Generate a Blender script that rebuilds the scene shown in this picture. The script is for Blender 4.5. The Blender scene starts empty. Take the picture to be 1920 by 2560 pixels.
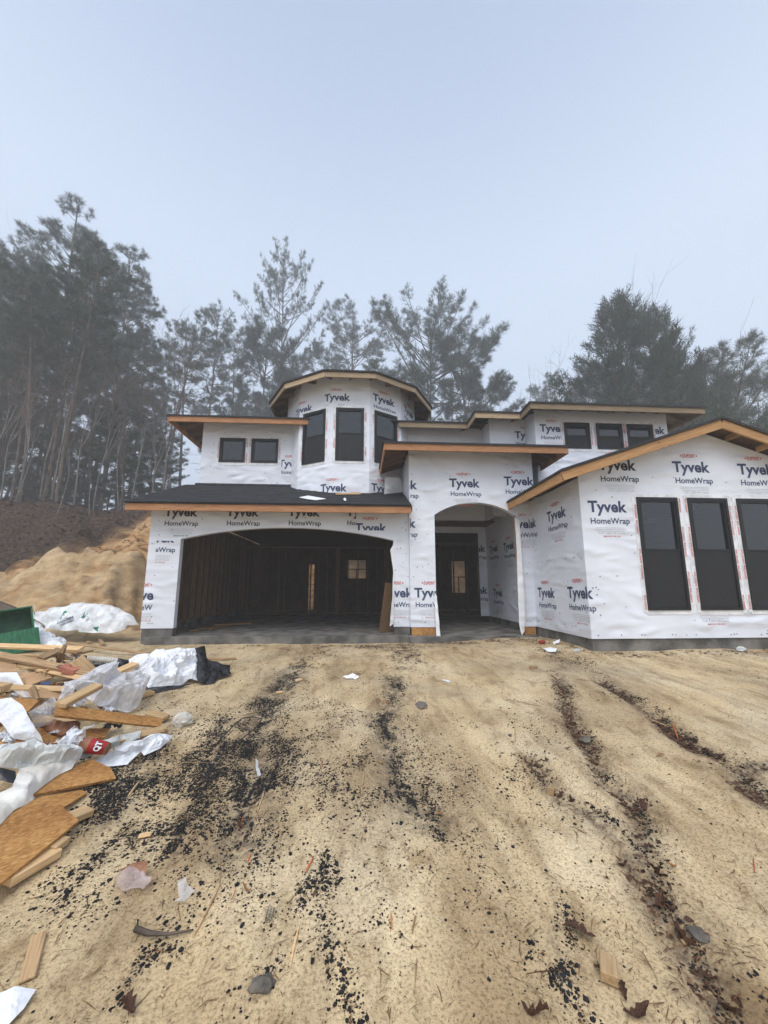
import bpy, bmesh, math, random
import numpy as np
from mathutils import Vector, Matrix, noise as mn

S = bpy.context.scene
COL = S.collection
random.seed(7)
RNG = np.random.default_rng(7)
R = math.radians

# ------------------------------------------------------------------ camera
EYE = np.array([0.0, 0.0, 1.06])            # slab level of the house is z = 0
PITCH, YAW, FPX, CXP, CYP = R(9.0), R(3.42), 926.0, 960.0, 1320.5
cd = bpy.data.cameras.new('camera')
cam = bpy.data.objects.new('camera', cd); COL.objects.link(cam)
cam.location = EYE
cam.rotation_euler = (R(90) + PITCH, 0, -YAW)
cd.sensor_fit = 'VERTICAL'; cd.sensor_height = 24.0
cd.lens = 24.0 * FPX / 2560.0
cd.shift_y = (CYP - 1280.0) / 2560.0
cd.clip_start = 0.05; cd.clip_end = 900
S.camera = cam

# ------------------------------------------------------------------ sky and light (thin overcast, fog)
W = bpy.data.worlds.new('World'); S.world = W; W.use_nodes = True
nt = W.node_tree; nt.nodes.clear()
wo = nt.nodes.new('ShaderNodeOutputWorld'); bg = nt.nodes.new('ShaderNodeBackground')
sky = nt.nodes.new('ShaderNodeTexSky'); sky.sky_type = 'NISHITA'; sky.sun_disc = False
SUN_EL, SUN_AZ = 56.0, 200.0
sky.sun_elevation = R(SUN_EL); sky.sun_rotation = R(SUN_AZ)
sky.air_density = 1.6; sky.dust_density = 3.0; sky.ozone_density = 2.0
mixw = nt.nodes.new('ShaderNodeMixRGB'); mixw.inputs[0].default_value = 0.82
wc = nt.nodes.new('ShaderNodeTexCoord'); ws_ = nt.nodes.new('ShaderNodeSeparateXYZ'); wr_ = nt.nodes.new('ShaderNodeValToRGB')   # cloud layer, paler towards the horizon all round
wr_.color_ramp.interpolation = 'EASE'
wr_.color_ramp.elements[0].position = 0.62; wr_.color_ramp.elements[0].color = (0.49, 0.565, 0.69, 1)
wr_.color_ramp.elements[1].position = 1.0; wr_.color_ramp.elements[1].color = (0.27, 0.345, 0.48, 1)
wk = nt.nodes.new('ShaderNodeVectorMath'); wk.operation = 'SCALE'; wk.inputs['Scale'].default_value = 7.9
nt.links.new(wc.outputs['Generated'], ws_.inputs[0]); nt.links.new(ws_.outputs[2], wr_.inputs[0]); nt.links.new(wr_.outputs[0], wk.inputs[0]); nt.links.new(wk.outputs[0], mixw.inputs[2])
nt.links.new(sky.outputs[0], mixw.inputs[1]); nt.links.new(mixw.outputs[0], bg.inputs[0])
bg.inputs[1].default_value = 0.10
nt.links.new(bg.outputs[0], wo.inputs[0])
ld = bpy.data.lights.new('sun', 'SUN'); ld.energy = 1.5; ld.angle = R(45); ld.color = (1.0, 0.975, 0.94)
sun = bpy.data.objects.new('sun', ld); COL.objects.link(sun)
_d = Vector((math.sin(R(SUN_AZ)) * math.cos(R(SUN_EL)), math.cos(R(SUN_AZ)) * math.cos(R(SUN_EL)), math.sin(R(SUN_EL))))
sun.rotation_euler = (-_d).to_track_quat('-Z', 'Y').to_euler()
S.view_settings.view_transform = 'Standard'; S.view_settings.look = 'None'
S.view_settings.exposure = 1.0; S.view_settings.gamma = 1.0
S.render.engine = 'CYCLES'
S.cycles.use_denoising = True
S.cycles.max_bounces = 6; S.cycles.diffuse_bounces = 3; S.cycles.glossy_bounces = 3
S.cycles.transparent_max_bounces = 16; S.cycles.volume_bounces = 4
S.cycles.use_adaptive_sampling = True; S.cycles.adaptive_threshold = 0.02

# ------------------------------------------------------------------ surveying helpers (pixel of the photograph -> place)
FW = np.array([math.sin(YAW) * math.cos(PITCH), math.cos(YAW) * math.cos(PITCH), math.sin(PITCH)])
RT = np.array([math.cos(YAW), -math.sin(YAW), 0.0]); UP = np.cross(RT, FW)
def ray(u, v): return FW + RT * (u - CXP) / FPX - UP * (v - CYP) / FPX
def at_y(u, v, Y):
    d = ray(u, v); return EYE + d * (Y / d[1])
def at_x(u, v, X):
    d = ray(u, v); return EYE + d * (X / d[0])
def at_z(u, v, Z):
    d = ray(u, v); return EYE + d * ((Z - EYE[2]) / d[2])
def pix(P):
    Q = np.asarray(P) - EYE; z = np.maximum(Q @ FW, 1e-3)
    return CXP + FPX * (Q @ RT) / z, CYP - FPX * (Q @ UP) / z

# ------------------------------------------------------------------ noise and terrain
def _h(ix, iy, s):
    n = (ix.astype(np.int64) * 374761393 + iy.astype(np.int64) * 668265263 + s * 974634777) & 0x7fffffff
    n = ((n ^ (n >> 13)) * 1274126177) & 0x7fffffff
    return ((n ^ (n >> 16)) & 0xffff) / 65535.0
def vn(x, y, s=0):
    ix, iy = np.floor(x), np.floor(y); fx, fy = x - ix, y - iy
    fx = fx * fx * (3 - 2 * fx); fy = fy * fy * (3 - 2 * fy)
    a, b = _h(ix, iy, s), _h(ix + 1, iy, s); c, d = _h(ix, iy + 1, s), _h(ix + 1, iy + 1, s)
    return (a + (b - a) * fx) * (1 - fy) + (c + (d - c) * fx) * fy - 0.5
def fbm(x, y, s=0, o=4):
    r = 0; a = 1.0
    for k in range(o): r = r + a * vn(x * 2 ** k, y * 2 ** k, s + k); a *= 0.5
    return r
def sm(x, a, b):
    t = np.clip((x - a) / (b - a), 0, 1); return t * t * (3 - 2 * t)

RILLS = []                                                   # (polyline in world xy, depth, width)
def seg_dist(px, py, pl):
    best = np.full(np.shape(px), 1e9)
    for (ax, ay), (bx, by) in zip(pl[:-1], pl[1:]):
        dx, dy = bx - ax, by - ay; L = dx * dx + dy * dy + 1e-9
        t = np.clip(((px - ax) * dx + (py - ay) * dy) / L, 0, 1)
        best = np.minimum(best, np.hypot(px - ax - t * dx, py - ay - t * dy))
    return best
def gz0(x, y):
    wr = sm(x, 1.0, 3.8)
    z = -0.5 + (0.47 * sm(y, -1.5, 6.9)) * wr + (0.35 * sm(y, -1.0, 8.6)) * (1 - wr)
    pile = 0.24 * np.exp(-(((x + 3.7) / 1.5) ** 2 + ((y - 5.0) / 1.7) ** 2)) + 0.10 * np.exp(-(((x + 2.6) / 0.8) ** 2 + ((y - 3.0) / 0.9) ** 2))
    z = z + pile
    # heap of sand beside the garage
    n1 = fbm(x * 0.55, y * 0.55, 3)
    crest = np.interp(x, [-22, -16, -13, -11.6, -9.6, -8.8, -7.4, -6.3, -5.5], [.2, .4, 1.0, 1.5, 2.3, 2.4, 2.2, 1.3, 0]) * (1 + 0.06 * np.sin(x * 2.6 + 0.6))
    heap = crest * np.clip(1 - np.abs(y - 12.6 - 0.5 * n1) / 3.4, 0, 1) ** 1.05 * sm(-x, 5.6, 7.6)
    z = z + heap * (1 + 0.18 * fbm(x * 1.3, y * 1.3, 9))
    # wooded hillside left and behind
    yl = y + 0.12 * np.clip(-x - 9, 0, 30) + 1.2 * n1
    wl = sm(-x, 4.2, 6.8)
    hill = 5.3 * sm(yl, 13.2, 20.5) * wl + 5.0 * sm(y + 0.8 * n1, 19.0, 25.5) * (1 - wl)
    hill = hill + 0.035 * np.clip(y - 21, 0, 110)
    z = z + hill + 0.35 * fbm(x * 0.9, y * 0.9, 21) * sm(yl, 13, 16) * wl
    und = 0.05 * fbm(x * 0.8, y * 0.8, 5) + 0.02 * fbm(x * 2.7, y * 2.2, 6, 3)
    z = z + und * (1 - 0.7 * sm(y, 7.5, 8.6) * (1 - sm(y, 9.5, 12)))
    return z
def gz(x, y, fine=True):
    x = np.asarray(x, float); y = np.asarray(y, float)
    z = gz0(x, y)
    for pl, dep, wid in RILLS:
        z = z - dep * np.exp(-(seg_dist(x, y, pl) / wid) ** 2) + 0.35 * dep * np.exp(-((seg_dist(x, y, pl) - 2.2 * wid) / wid) ** 2)
    if fine:
        near = sm(y, -2, 0.5) * (1 - sm(y, 14, 22))
        z = z + near * (0.007 * fbm(x * 5, y * 1.8, 31, 3) + 0.007 * fbm(x * 17, y * 11, 41, 2))
        z = z + (0.7 * np.abs(fbm(x * 1.5, y * .9, 63, 4)) - .25 * np.abs(fbm(x * 3.5 + y, y * .8, 67, 3))) * sm(y, 12.8, 14.2) * (1 - sm(y, 17.5, 20)) * sm(-x, 5, 6)
        z = z + (0.34 * np.abs(fbm(x * 1.6, y * 1.0, 51, 4)) + .12 * fbm(x * 4.5, y * 3.5, 57, 3) - .26 * np.clip(.12 - np.abs(fbm(x * 1.1 + y * .5, y * .35, 59, 3)), 0, .12) / .12) * sm(y, 9.4, 11) * (1 - sm(y, 16, 22)) * sm(-x, 5, 7)
    return z
_TT = np.concatenate([np.linspace(1.2, 12, 150), np.linspace(12.2, 40, 70)])
def G(u, v, h=0.0):                                            # walk along the line of sight until it meets the ground (raised by h)
    d = ray(u, v); d = d / d[1]; P = EYE + d * _TT[:, None]; f = P[:, 2] - gz(P[:, 0], P[:, 1]) - h
    k = np.nonzero(f < 0)[0]
    if len(k) == 0 or k[0] == 0: t = 9.0
    else:
        t0, t1 = _TT[k[0] - 1], _TT[k[0]]; tt = np.linspace(t0, t1, 40); Q = EYE + d * tt[:, None]; g = Q[:, 2] - gz(Q[:, 0], Q[:, 1]) - h
        j = np.nonzero(g < 0)[0]; t = tt[j[0]] if len(j) else t1
    p = EYE + d * t
    return np.array([p[0], p[1], float(gz(p[0], p[1])) + h])
def wpl(pts): return [tuple(G(u, v)[:2]) for u, v in pts]

STREAKS_PX = {
 'r1': [(1395,1690),(1410,1760),(1440,1830),(1490,1900),(1500,1945),(1580,2000),(1600,2090),(1585,2150),(1640,2260),(1700,2330),(1740,2420),(1790,2500),(1850,2590)],
 'r2': [(1500,1700),(1590,1755),(1640,1790),(1690,1835),(1760,1880),(1850,1905),(1930,1915)],
 'r2b': [(1840,1915),(1870,1970),(1930,2010)],
 'r3': [(1330,1900),(1350,1930),(1385,1990),(1470,2030),(1570,2120)],
 'l1': [(745,1680),(690,1730),(655,1790),(640,1860),(665,1900),(640,1970),(615,2060),(600,2110)],
 'l2': [(980,1690),(990,1735),(962,1800),(975,1870),(990,1960),(1020,2000),(1090,2045)],
}
_rw = {k: wpl(p) for k, p in STREAKS_PX.items()}
RUTS = [[(820,2600),(842,2200),(855,1850),(872,1640)], [(1135,2600),(1120,2050),(1090,1640)], [(420,2600),(560,2150),(680,1800),(740,1640)], [(1930,2330),(1640,1880),(1450,1650)], [(640,2600),(700,2200),(770,1820),(810,1640)], [(1300,2600),(1240,2100),(1180,1750)]]
RILLS += [(wpl(p), 0.007, 0.06) for p in RUTS]
RILLS += [(_rw['r1'], 0.045, 0.07), (_rw['r2'], 0.05, 0.09), (_rw['r2b'], 0.04, 0.08), (_rw['r3'], 0.025, 0.05), (_rw['l1'], 0.03, 0.11), (_rw['l2'], 0.025, 0.10)]

# ------------------------------------------------------------------ materials
def newmat(name):
    m = bpy.data.materials.new(name); m.use_nodes = True
    n = m.node_tree.nodes; n.clear()
    o = n.new('ShaderNodeOutputMaterial'); b = n.new('ShaderNodeBsdfPrincipled')
    m.node_tree.links.new(b.outputs[0], o.inputs[0])
    return m, n, m.node_tree.links, b, o
def rgba(c): return (c[0], c[1], c[2], 1)
def pm(name, c1, c2=None, scale=4.0, rough=0.75, bump=0.0, bscale=30.0, stretch=(1, 1, 1), spec=0.3, detail=5, metal=0.0, lo=0.35, hi=0.65):
    m, n, l, b, o = newmat(name)
    b.inputs['Roughness'].default_value = rough; b.inputs['Specular IOR Level'].default_value = spec
    b.inputs['Metallic'].default_value = metal
    tc = n.new('ShaderNodeTexCoord'); mp = n.new('ShaderNodeMapping'); mp.inputs['Scale'].default_value = stretch
    l.new(tc.outputs['Object'], mp.inputs[0])
    if c2 is None: b.inputs['Base Color'].default_value = rgba(c1)
    else:
        nz = n.new('ShaderNodeTexNoise'); nz.inputs['Scale'].default_value = scale; nz.inputs['Detail'].default_value = detail
        l.new(mp.outputs[0], nz.inputs['Vector'])
        r = n.new('ShaderNodeValToRGB'); r.color_ramp.elements[0].position = lo; r.color_ramp.elements[1].position = hi
        r.color_ramp.elements[0].color = rgba(c1); r.color_ramp.elements[1].color = rgba(c2)
        l.new(nz.outputs[0], r.inputs[0]); l.new(r.outputs[0], b.inputs['Base Color'])
    if bump:
        nb = n.new('ShaderNodeTexNoise'); nb.inputs['Scale'].default_value = bscale; nb.inputs['Detail'].default_value = 4
        l.new(mp.outputs[0], nb.inputs['Vector'])
        bp = n.new('ShaderNodeBump'); bp.inputs['Strength'].default_value = bump; bp.inputs['Distance'].default_value = 0.02
        l.new(nb.outputs[0], bp.inputs['Height']); l.new(bp.outputs[0], b.inputs['Normal'])
    return m

def wrap_material(name, base=(0.80, 0.81, 0.84), wr=0.35):
    m, n, l, b, o = newmat(name)
    b.inputs['Roughness'].default_value = 0.42; b.inputs['Specular IOR Level'].default_value = 0.35
    tc = n.new('ShaderNodeTexCoord')
    nz = n.new('ShaderNodeTexNoise'); nz.inputs['Scale'].default_value = 1.1; nz.inputs['Detail'].default_value = 7
    l.new(tc.outputs['Object'], nz.inputs['Vector'])
    r = n.new('ShaderNodeValToRGB'); r.color_ramp.elements[0].position = 0.3; r.color_ramp.elements[1].position = 0.62
    r.color_ramp.elements[0].color = rgba([c * 0.88 for c in base]); r.color_ramp.elements[1].color = rgba(base)
    l.new(nz.outputs[0], r.inputs[0]); l.new(r.outputs[0], b.inputs['Base Color'])
    mp = n.new('ShaderNodeMapping'); mp.inputs['Rotation'].default_value = (0.3, 0.5, 0.7); mp.inputs['Scale'].default_value = (1.4, 1.4, 3.2)
    l.new(tc.outputs['Object'], mp.inputs[0])
    w1 = n.new('ShaderNodeTexNoise'); w1.noise_type = 'RIDGED_MULTIFRACTAL'; w1.inputs['Scale'].default_value = 1.5; w1.inputs['Detail'].default_value = 5
    l.new(mp.outputs[0], w1.inputs['Vector'])
    bp = n.new('ShaderNodeBump'); bp.inputs['Strength'].default_value = wr; bp.inputs['Distance'].default_value = 0.06
    l.new(w1.outputs[0], bp.inputs['Height']); l.new(bp.outputs[0], b.inputs['Normal'])
    return m

def wood_material(name, c1, c2, knots=True):
    m, n, l, b, o = newmat(name)
    b.inputs['Roughness'].default_value = 0.7; b.inputs['Specular IOR Level'].default_value = 0.2
    tc = n.new('ShaderNodeTexCoord'); oi = n.new('ShaderNodeObjectInfo')
    ad = n.new('ShaderNodeVectorMath'); ad.operation = 'ADD'
    l.new(tc.outputs['Object'], ad.inputs[0]); l.new(oi.outputs['Location'], ad.inputs[1])
    mp = n.new('ShaderNodeMapping'); mp.inputs['Scale'].default_value = (1.6, 26, 26); l.new(ad.outputs[0], mp.inputs[0])
    nz = n.new('ShaderNodeTexNoise'); nz.inputs['Scale'].default_value = 2.2; nz.inputs['Detail'].default_value = 6; nz.inputs['Distortion'].default_value = 0.6
    l.new(mp.outputs[0], nz.inputs['Vector'])
    r = n.new('ShaderNodeValToRGB'); r.color_ramp.elements[0].position = 0.3; r.color_ramp.elements[1].position = 0.62
    r.color_ramp.elements[0].color = rgba(c1); r.color_ramp.elements[1].color = rgba(c2)
    l.new(nz.outputs[0], r.inputs[0])
    vo = n.new('ShaderNodeTexVoronoi'); vo.inputs['Scale'].default_value = 3.1
    mp2 = n.new('ShaderNodeMapping'); mp2.inputs['Scale'].default_value = (1, 1.6, 1.6); l.new(ad.outputs[0], mp2.inputs[0]); l.new(mp2.outputs[0], vo.inputs['Vector'])
    kr = n.new('ShaderNodeValToRGB'); kr.color_ramp.elements[0].position = 0.03; kr.color_ramp.elements[1].position = 0.09
    kr.color_ramp.elements[0].color = (0.35, 0.25, 0.2, 1); kr.color_ramp.elements[1].color = (1, 1, 1, 1)
    l.new(vo.outputs['Distance'], kr.inputs[0])
    # pieces differ a little from one another
    rv = n.new('ShaderNodeMapRange'); rv.inputs[3].default_value = 0.55; rv.inputs[4].default_value = 1.1; l.new(oi.outputs['Random'], rv.inputs[0])
    mu = n.new('ShaderNodeMixRGB'); mu.blend_type = 'MULTIPLY'; mu.inputs[0].default_value = 1
    l.new(r.outputs[0], mu.inputs[1]); l.new(kr.outputs[0], mu.inputs[2])
    mu2 = n.new('ShaderNodeMixRGB'); mu2.blend_type = 'MULTIPLY'; mu2.inputs[0].default_value = 1
    l.new(mu.outputs[0], mu2.inputs[1]); l.new(rv.outputs[0], mu2.inputs[2]); l.new(mu2.outputs[0], b.inputs['Base Color'])
    bp = n.new('ShaderNodeBump'); bp.inputs['Strength'].default_value = 0.25; bp.inputs['Distance'].default_value = 0.004
    l.new(nz.outputs[0], bp.inputs['Height']); l.new(bp.outputs[0], b.inputs['Normal'])
    return m

def osb_material(name, dark=1.0):
    m, n, l, b, o = newmat(name)
    b.inputs['Roughness'].default_value = 0.65; b.inputs['Specular IOR Level'].default_value = 0.25
    tc = n.new('ShaderNodeTexCoord')
    nz = n.new('ShaderNodeTexNoise'); nz.inputs['Scale'].default_value = 6; l.new(tc.outputs['Object'], nz.inputs['Vector'])
    mx = n.new('ShaderNodeMixRGB'); mx.inputs[0].default_value = 0.02; l.new(tc.outputs['Object'], mx.inputs[1]); l.new(nz.outputs['Color'], mx.inputs[2])
    cols = []
    for k, (rot, sc) in enumerate(((0.3, (26, 70, 40)), (1.9, (30, 80, 40)))):
        mp = n.new('ShaderNodeMapping'); mp.inputs['Rotation'].default_value = (0, 0, rot); mp.inputs['Scale'].default_value = sc
        l.new(mx.outputs[0], mp.inputs[0])
        vo = n.new('ShaderNodeTexVoronoi'); vo.inputs['Scale'].default_value = 1.6; l.new(mp.outputs[0], vo.inputs['Vector']); cols.append(vo)
    a = n.new('ShaderNodeMixRGB'); a.inputs[0].default_value = 0.5; l.new(cols[0].outputs['Color'], a.inputs[1]); l.new(cols[1].outputs['Color'], a.inputs[2])
    bw = n.new('ShaderNodeRGBToBW'); l.new(a.outputs[0], bw.inputs[0])
    r = n.new('ShaderNodeValToRGB'); e = r.color_ramp.elements
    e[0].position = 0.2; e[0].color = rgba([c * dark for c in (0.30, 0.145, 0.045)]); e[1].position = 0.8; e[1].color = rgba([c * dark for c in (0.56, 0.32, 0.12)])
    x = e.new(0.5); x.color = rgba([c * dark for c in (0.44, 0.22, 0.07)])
    l.new(bw.outputs[0], r.inputs[0])
    n2 = n.new('ShaderNodeTexNoise'); n2.inputs['Scale'].default_value = 2.4; n2.inputs['Detail'].default_value = 6; l.new(tc.outputs['Object'], n2.inputs['Vector'])
    r2 = n.new('ShaderNodeValToRGB'); r2.color_ramp.elements[0].position = 0.35; r2.color_ramp.elements[0].color = (0.72, 0.66, 0.62, 1); r2.color_ramp.elements[1].position = 0.6
    l.new(n2.outputs[0], r2.inputs[0])
    mu = n.new('ShaderNodeMixRGB'); mu.blend_type = 'MULTIPLY'; mu.inputs[0].default_value = 1; l.new(r.outputs[0], mu.inputs[1]); l.new(r2.outputs[0], mu.inputs[2])
    l.new(mu.outputs[0], b.inputs['Base Color'])
    bp = n.new('ShaderNodeBump'); bp.inputs['Strength'].default_value = 0.3; bp.inputs['Distance'].default_value = 0.004
    l.new(bw.outputs[0], bp.inputs['Height']); l.new(bp.outputs[0], b.inputs['Normal'])
    return m

def film_material(name, col, op, rough=0.25):
    m, n, l, b, o = newmat(name)
    b.inputs['Base Color'].default_value = rgba(col); b.inputs['Roughness'].default_value = rough; b.inputs['Specular IOR Level'].default_value = 0.6
    tr = n.new('ShaderNodeBsdfTransparent'); mx = n.new('ShaderNodeMixShader'); tl = n.new('ShaderNodeBsdfTranslucent'); tl.inputs[0].default_value = rgba(col)
    m2 = n.new('ShaderNodeMixShader'); m2.inputs[0].default_value = 0.3; l.new(b.outputs[0], m2.inputs[1]); l.new(tl.outputs[0], m2.inputs[2])
    tc = n.new('ShaderNodeTexCoord'); nz = n.new('ShaderNodeTexNoise'); nz.inputs['Scale'].default_value = 9; nz.inputs['Detail'].default_value = 6
    mp = n.new('ShaderNodeMapping'); mp.inputs['Scale'].default_value = (1, 3, 1); l.new(tc.outputs['Object'], mp.inputs[0]); l.new(mp.outputs[0], nz.inputs['Vector'])
    mr = n.new('ShaderNodeMapRange'); mr.inputs[1].default_value = 0.3; mr.inputs[2].default_value = 0.7; mr.inputs[3].default_value = op - 0.2; mr.inputs[4].default_value = op + 0.2
    l.new(nz.outputs[0], mr.inputs[0]); l.new(mr.outputs[0], mx.inputs[0]); l.new(tr.outputs[0], mx.inputs[1]); l.new(m2.outputs[0], mx.inputs[2])
    l.new(mx.outputs[0], o.inputs[0])
    return m

def glass_material(name):
    m, n, l, b, o = newmat(name)
    b.inputs['Base Color'].default_value = (0.008, 0.011, 0.017, 1); b.inputs['Roughness'].default_value = 0.04
    b.inputs['IOR'].default_value = 1.75; b.inputs['Specular IOR Level'].default_value = 0.5
    tr = n.new('ShaderNodeBsdfTransparent'); tr.inputs[0].default_value = (0.45, 0.5, 0.52, 1)
    mx = n.new('ShaderNodeMixShader'); mx.inputs[0].default_value = 0.9
    l.new(tr.outputs[0], mx.inputs[1]); l.new(b.outputs[0], mx.inputs[2]); l.new(mx.outputs[0], o.inputs[0])
    return m

def ground_material():
    m, n, l, b, o = newmat('sand_ground')
    b.inputs['Roughness'].default_value = 0.85; b.inputs['Specular IOR Level'].default_value = 0.25
    geo = n.new('ShaderNodeNewGeometry'); at = n.new('ShaderNodeVertexColor'); at.layer_name = 'soil'
    sp = n.new('ShaderNodeSeparateColor'); l.new(at.outputs[0], sp.inputs[0])
    def noise(sc, det=6, st=(1, 1, 1), dist=0.0):
        mp = n.new('ShaderNodeMapping'); mp.inputs['Scale'].default_value = st; l.new(geo.outputs['Position'], mp.inputs[0])
        z = n.new('ShaderNodeTexNoise'); z.inputs['Scale'].default_value = sc; z.inputs['Detail'].default_value = det; z.inputs['Distortion'].default_value = dist
        l.new(mp.outputs[0], z.inputs['Vector']); return z
    def ramp(src, stops):
        r = n.new('ShaderNodeValToRGB'); e = r.color_ramp.elements
        e[0].position, e[0].color = stops[0][0], rgba(stops[0][1]); e[1].position, e[1].color = stops[-1][0], rgba(stops[-1][1])
        for p, c in stops[1:-1]: x = e.new(p); x.color = rgba(c)
        l.new(src, r.inputs[0]); return r
    def mix(f, a, bb, mode='MIX'):
        x = n.new('ShaderNodeMixRGB'); x.blend_type = mode
        if isinstance(f, float): x.inputs[0].default_value = f
        else: l.new(f, x.inputs[0])
        l.new(a, x.inputs[1])
        if isinstance(bb, tuple): x.inputs[2].default_value = rgba(bb)
        else: l.new(bb, x.inputs[2])
        return x.outputs[0]
    big = ramp(noise(0.9, 7, dist=0.4).outputs[0], [(0.28, (0.45, 0.33, 0.19)), (0.5, (0.56, 0.435, 0.27)), (0.72, (0.64, 0.535, 0.37))])
    med = ramp(noise(7.5, 9, (1, 0.4, 1), 0.5).outputs[0], [(0.32, (0.66, 0.61, 0.54)), (0.47, (0.95, 0.94, 0.92)), (0.7, (1.08, 1.07, 1.03))])
    fin = ramp(noise(70, 3).outputs[0], [(0.3, (0.58, 0.54, 0.48)), (0.48, (0.98, 0.98, 0.97)), (0.72, (1.16, 1.16, 1.14))])
    c = mix(1.0, big.outputs[0], med.outputs[0], 'MULTIPLY'); c = mix(1.0, c, fin.outputs[0], 'MULTIPLY')
    spk = ramp(noise(190, 2).outputs[0], [(0.33, (1, 1, 1)), (0.38, (0, 0, 0))])        # dark grit
    c = mix(spk.outputs[0], c, (0.12, 0.085, 0.055))
    flow = ramp(noise(3.2, 7, (1, 0.16, 1), 0.3).outputs[0], [(0.36, (0.80, 0.77, 0.74)), (0.5, (1, 1, 1)), (0.68, (1.07, 1.07, 1.06))])   # wash marks running down the slope
    c = mix(1.0, c, flow.outputs[0], 'MULTIPLY')
    damp = ramp(noise(0.55, 5, dist=0.6).outputs[0], [(0.46, (1, 1, 1)), (0.66, (0.80, 0.82, 0.86))])
    c = mix(1.0, c, damp.outputs[0], 'MULTIPLY')
    bank = ramp(noise(1.6, 8, (1, 1, 2.2), 0.8).outputs[0], [(0.36, (0.13, 0.065, 0.03)), (0.48, (0.33, 0.185, 0.075)), (0.66, (0.47, 0.315, 0.16))])
    c = mix(sp.outputs[1], c, bank.outputs[0])
    lit = ramp(noise(9, 7).outputs[0], [(0.34, (0.012, 0.008, 0.006)), (0.5, (0.034, 0.020, 0.013)), (0.66, (0.085, 0.048, 0.03))])
    c = mix(sp.outputs[0], c, lit.outputs[0])
    st = n.new('ShaderNodeMath'); st.operation = 'MULTIPLY'; l.new(sp.outputs[2], st.inputs[0])
    sr = ramp(noise(14, 5).outputs[0], [(0.38, (0.25, 0.25, 0.25)), (0.62, (1, 1, 1))]); l.new(sr.outputs[0], st.inputs[1])
    c = mix(st.outputs[0], c, (0.075, 0.058, 0.045))
    l.new(c, b.inputs['Base Color'])
    bp = n.new('ShaderNodeBump'); bp.inputs['Strength'].default_value = 0.45; bp.inputs['Distance'].default_value = 0.014
    l.new(noise(55, 6).outputs[0], bp.inputs['Height'])
    bp2 = n.new('ShaderNodeBump'); bp2.inputs['Strength'].default_value = 0.32; bp2.inputs['Distance'].default_value = 0.05
    l.new(noise(9, 6, (1, 0.7, 1)).outputs[0], bp2.inputs['Height']); l.new(bp.outputs[0], bp2.inputs['Normal']); l.new(bp2.outputs[0], b.inputs['Normal'])
    return m

M = {}
M['wrap'] = wrap_material('house_wrap', (0.76, 0.795, 0.875), 0.8)
M['wrap_loose'] = wrap_material('loose_wrap', wr=0.7)
M['tape'] = pm('flashing_tape', (0.62, 0.63, 0.66), (0.85, 0.86, 0.88), 6, 0.22, 0.5, 14, (1, 1, 1), 0.6)
M['navy'] = pm('print_navy', (0.035, 0.05, 0.115), (0.06, 0.08, 0.16), 3, 0.6)
M['black_print'] = pm('print_black', (0.02, 0.02, 0.025), (0.045, 0.045, 0.05), 3, 0.6)
M['red_print'] = pm('print_red', (0.50, 0.045, 0.03), (0.62, 0.09, 0.06), 5, 0.6)
M['grey_print'] = pm('print_grey', (0.42, 0.43, 0.46), (0.6, 0.61, 0.64), 40, 0.6)
M['green_print'] = pm('print_green', (0.01, 0.16, 0.10), (0.04, 0.24, 0.16), 8, 0.6)
M['fascia'] = wood_material('fascia_cedar', (0.36, 0.16, 0.07), (0.55, 0.29, 0.15))
M['fascia_pale'] = wood_material('fascia_weathered', (0.33, 0.24, 0.15), (0.47, 0.36, 0.24))
M['fascia_gold'] = wood_material('fascia_pine', (0.44, 0.22, 0.085), (0.60, 0.36, 0.17))
M['stud'] = wood_material('stud_pine_shaded', (0.13, 0.075, 0.04), (0.25, 0.15, 0.08))  # pine darkened so that indoor shade sits in the colour
M['pine'] = wood_material('fresh_pine', (0.50, 0.31, 0.145), (0.72, 0.50, 0.275))
M['pine_dirty'] = wood_material('weathered_pine', (0.29, 0.18, 0.095), (0.52, 0.345, 0.185))
M['red_wood'] = wood_material('red_splinter', (0.45, 0.11, 0.04), (0.62, 0.22, 0.09))
M['osb'] = osb_material('strand_board'); M['osb_shaded'] = osb_material('strand_board_shaded', 0.28)  # second copy has the shade of the rooms darkened into its colour
M['shingle'] = pm('roof_shingle', (0.012, 0.013, 0.016), (0.05, 0.052, 0.058), 60, 0.85, 0.6, 120)
M['felt'] = pm('roof_felt', (0.012, 0.012, 0.014), (0.03, 0.03, 0.034), 5, 0.6)
M['concrete'] = pm('concrete', (0.075, 0.072, 0.066), (0.21, 0.20, 0.185), 3, 0.85, 0.4, 40, detail=8)
M['frame'] = pm('window_frame_black', (0.010, 0.011, 0.013), None, rough=0.35)
M['glass'] = glass_material('window_glass')
M['screen'] = pm('insect_screen', (0.010, 0.011, 0.013), (0.018, 0.019, 0.022), 300, 0.6)
M['cap'] = pm('cap_nail_black', (0.02, 0.02, 0.025), None, rough=0.5)
M['back_glass'] = film_material('milky_glass', (0.42, 0.48, 0.50), 0.62, 0.3)  # milky grey tint put in to dim the bright back openings
M['ground'] = ground_material()
M['coal'] = pm('black_gravel', (0.006, 0.006, 0.0065), (0.026, 0.026, 0.028), 30, 0.75, 0.4, 60, spec=0.25)
M['grit'] = pm('brown_grit', (0.07, 0.04, 0.025), (0.22, 0.13, 0.07), 8, 0.8)
M['needle_litter'] = pm('dry_pine_straw', (0.075, 0.035, 0.018), (0.25, 0.13, 0.06), 5, 0.8)
M['leaf'] = pm('dry_oak_leaf', (0.035, 0.017, 0.010), (0.12, 0.052, 0.027), 14, 0.55, 0.5, 30)
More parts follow.
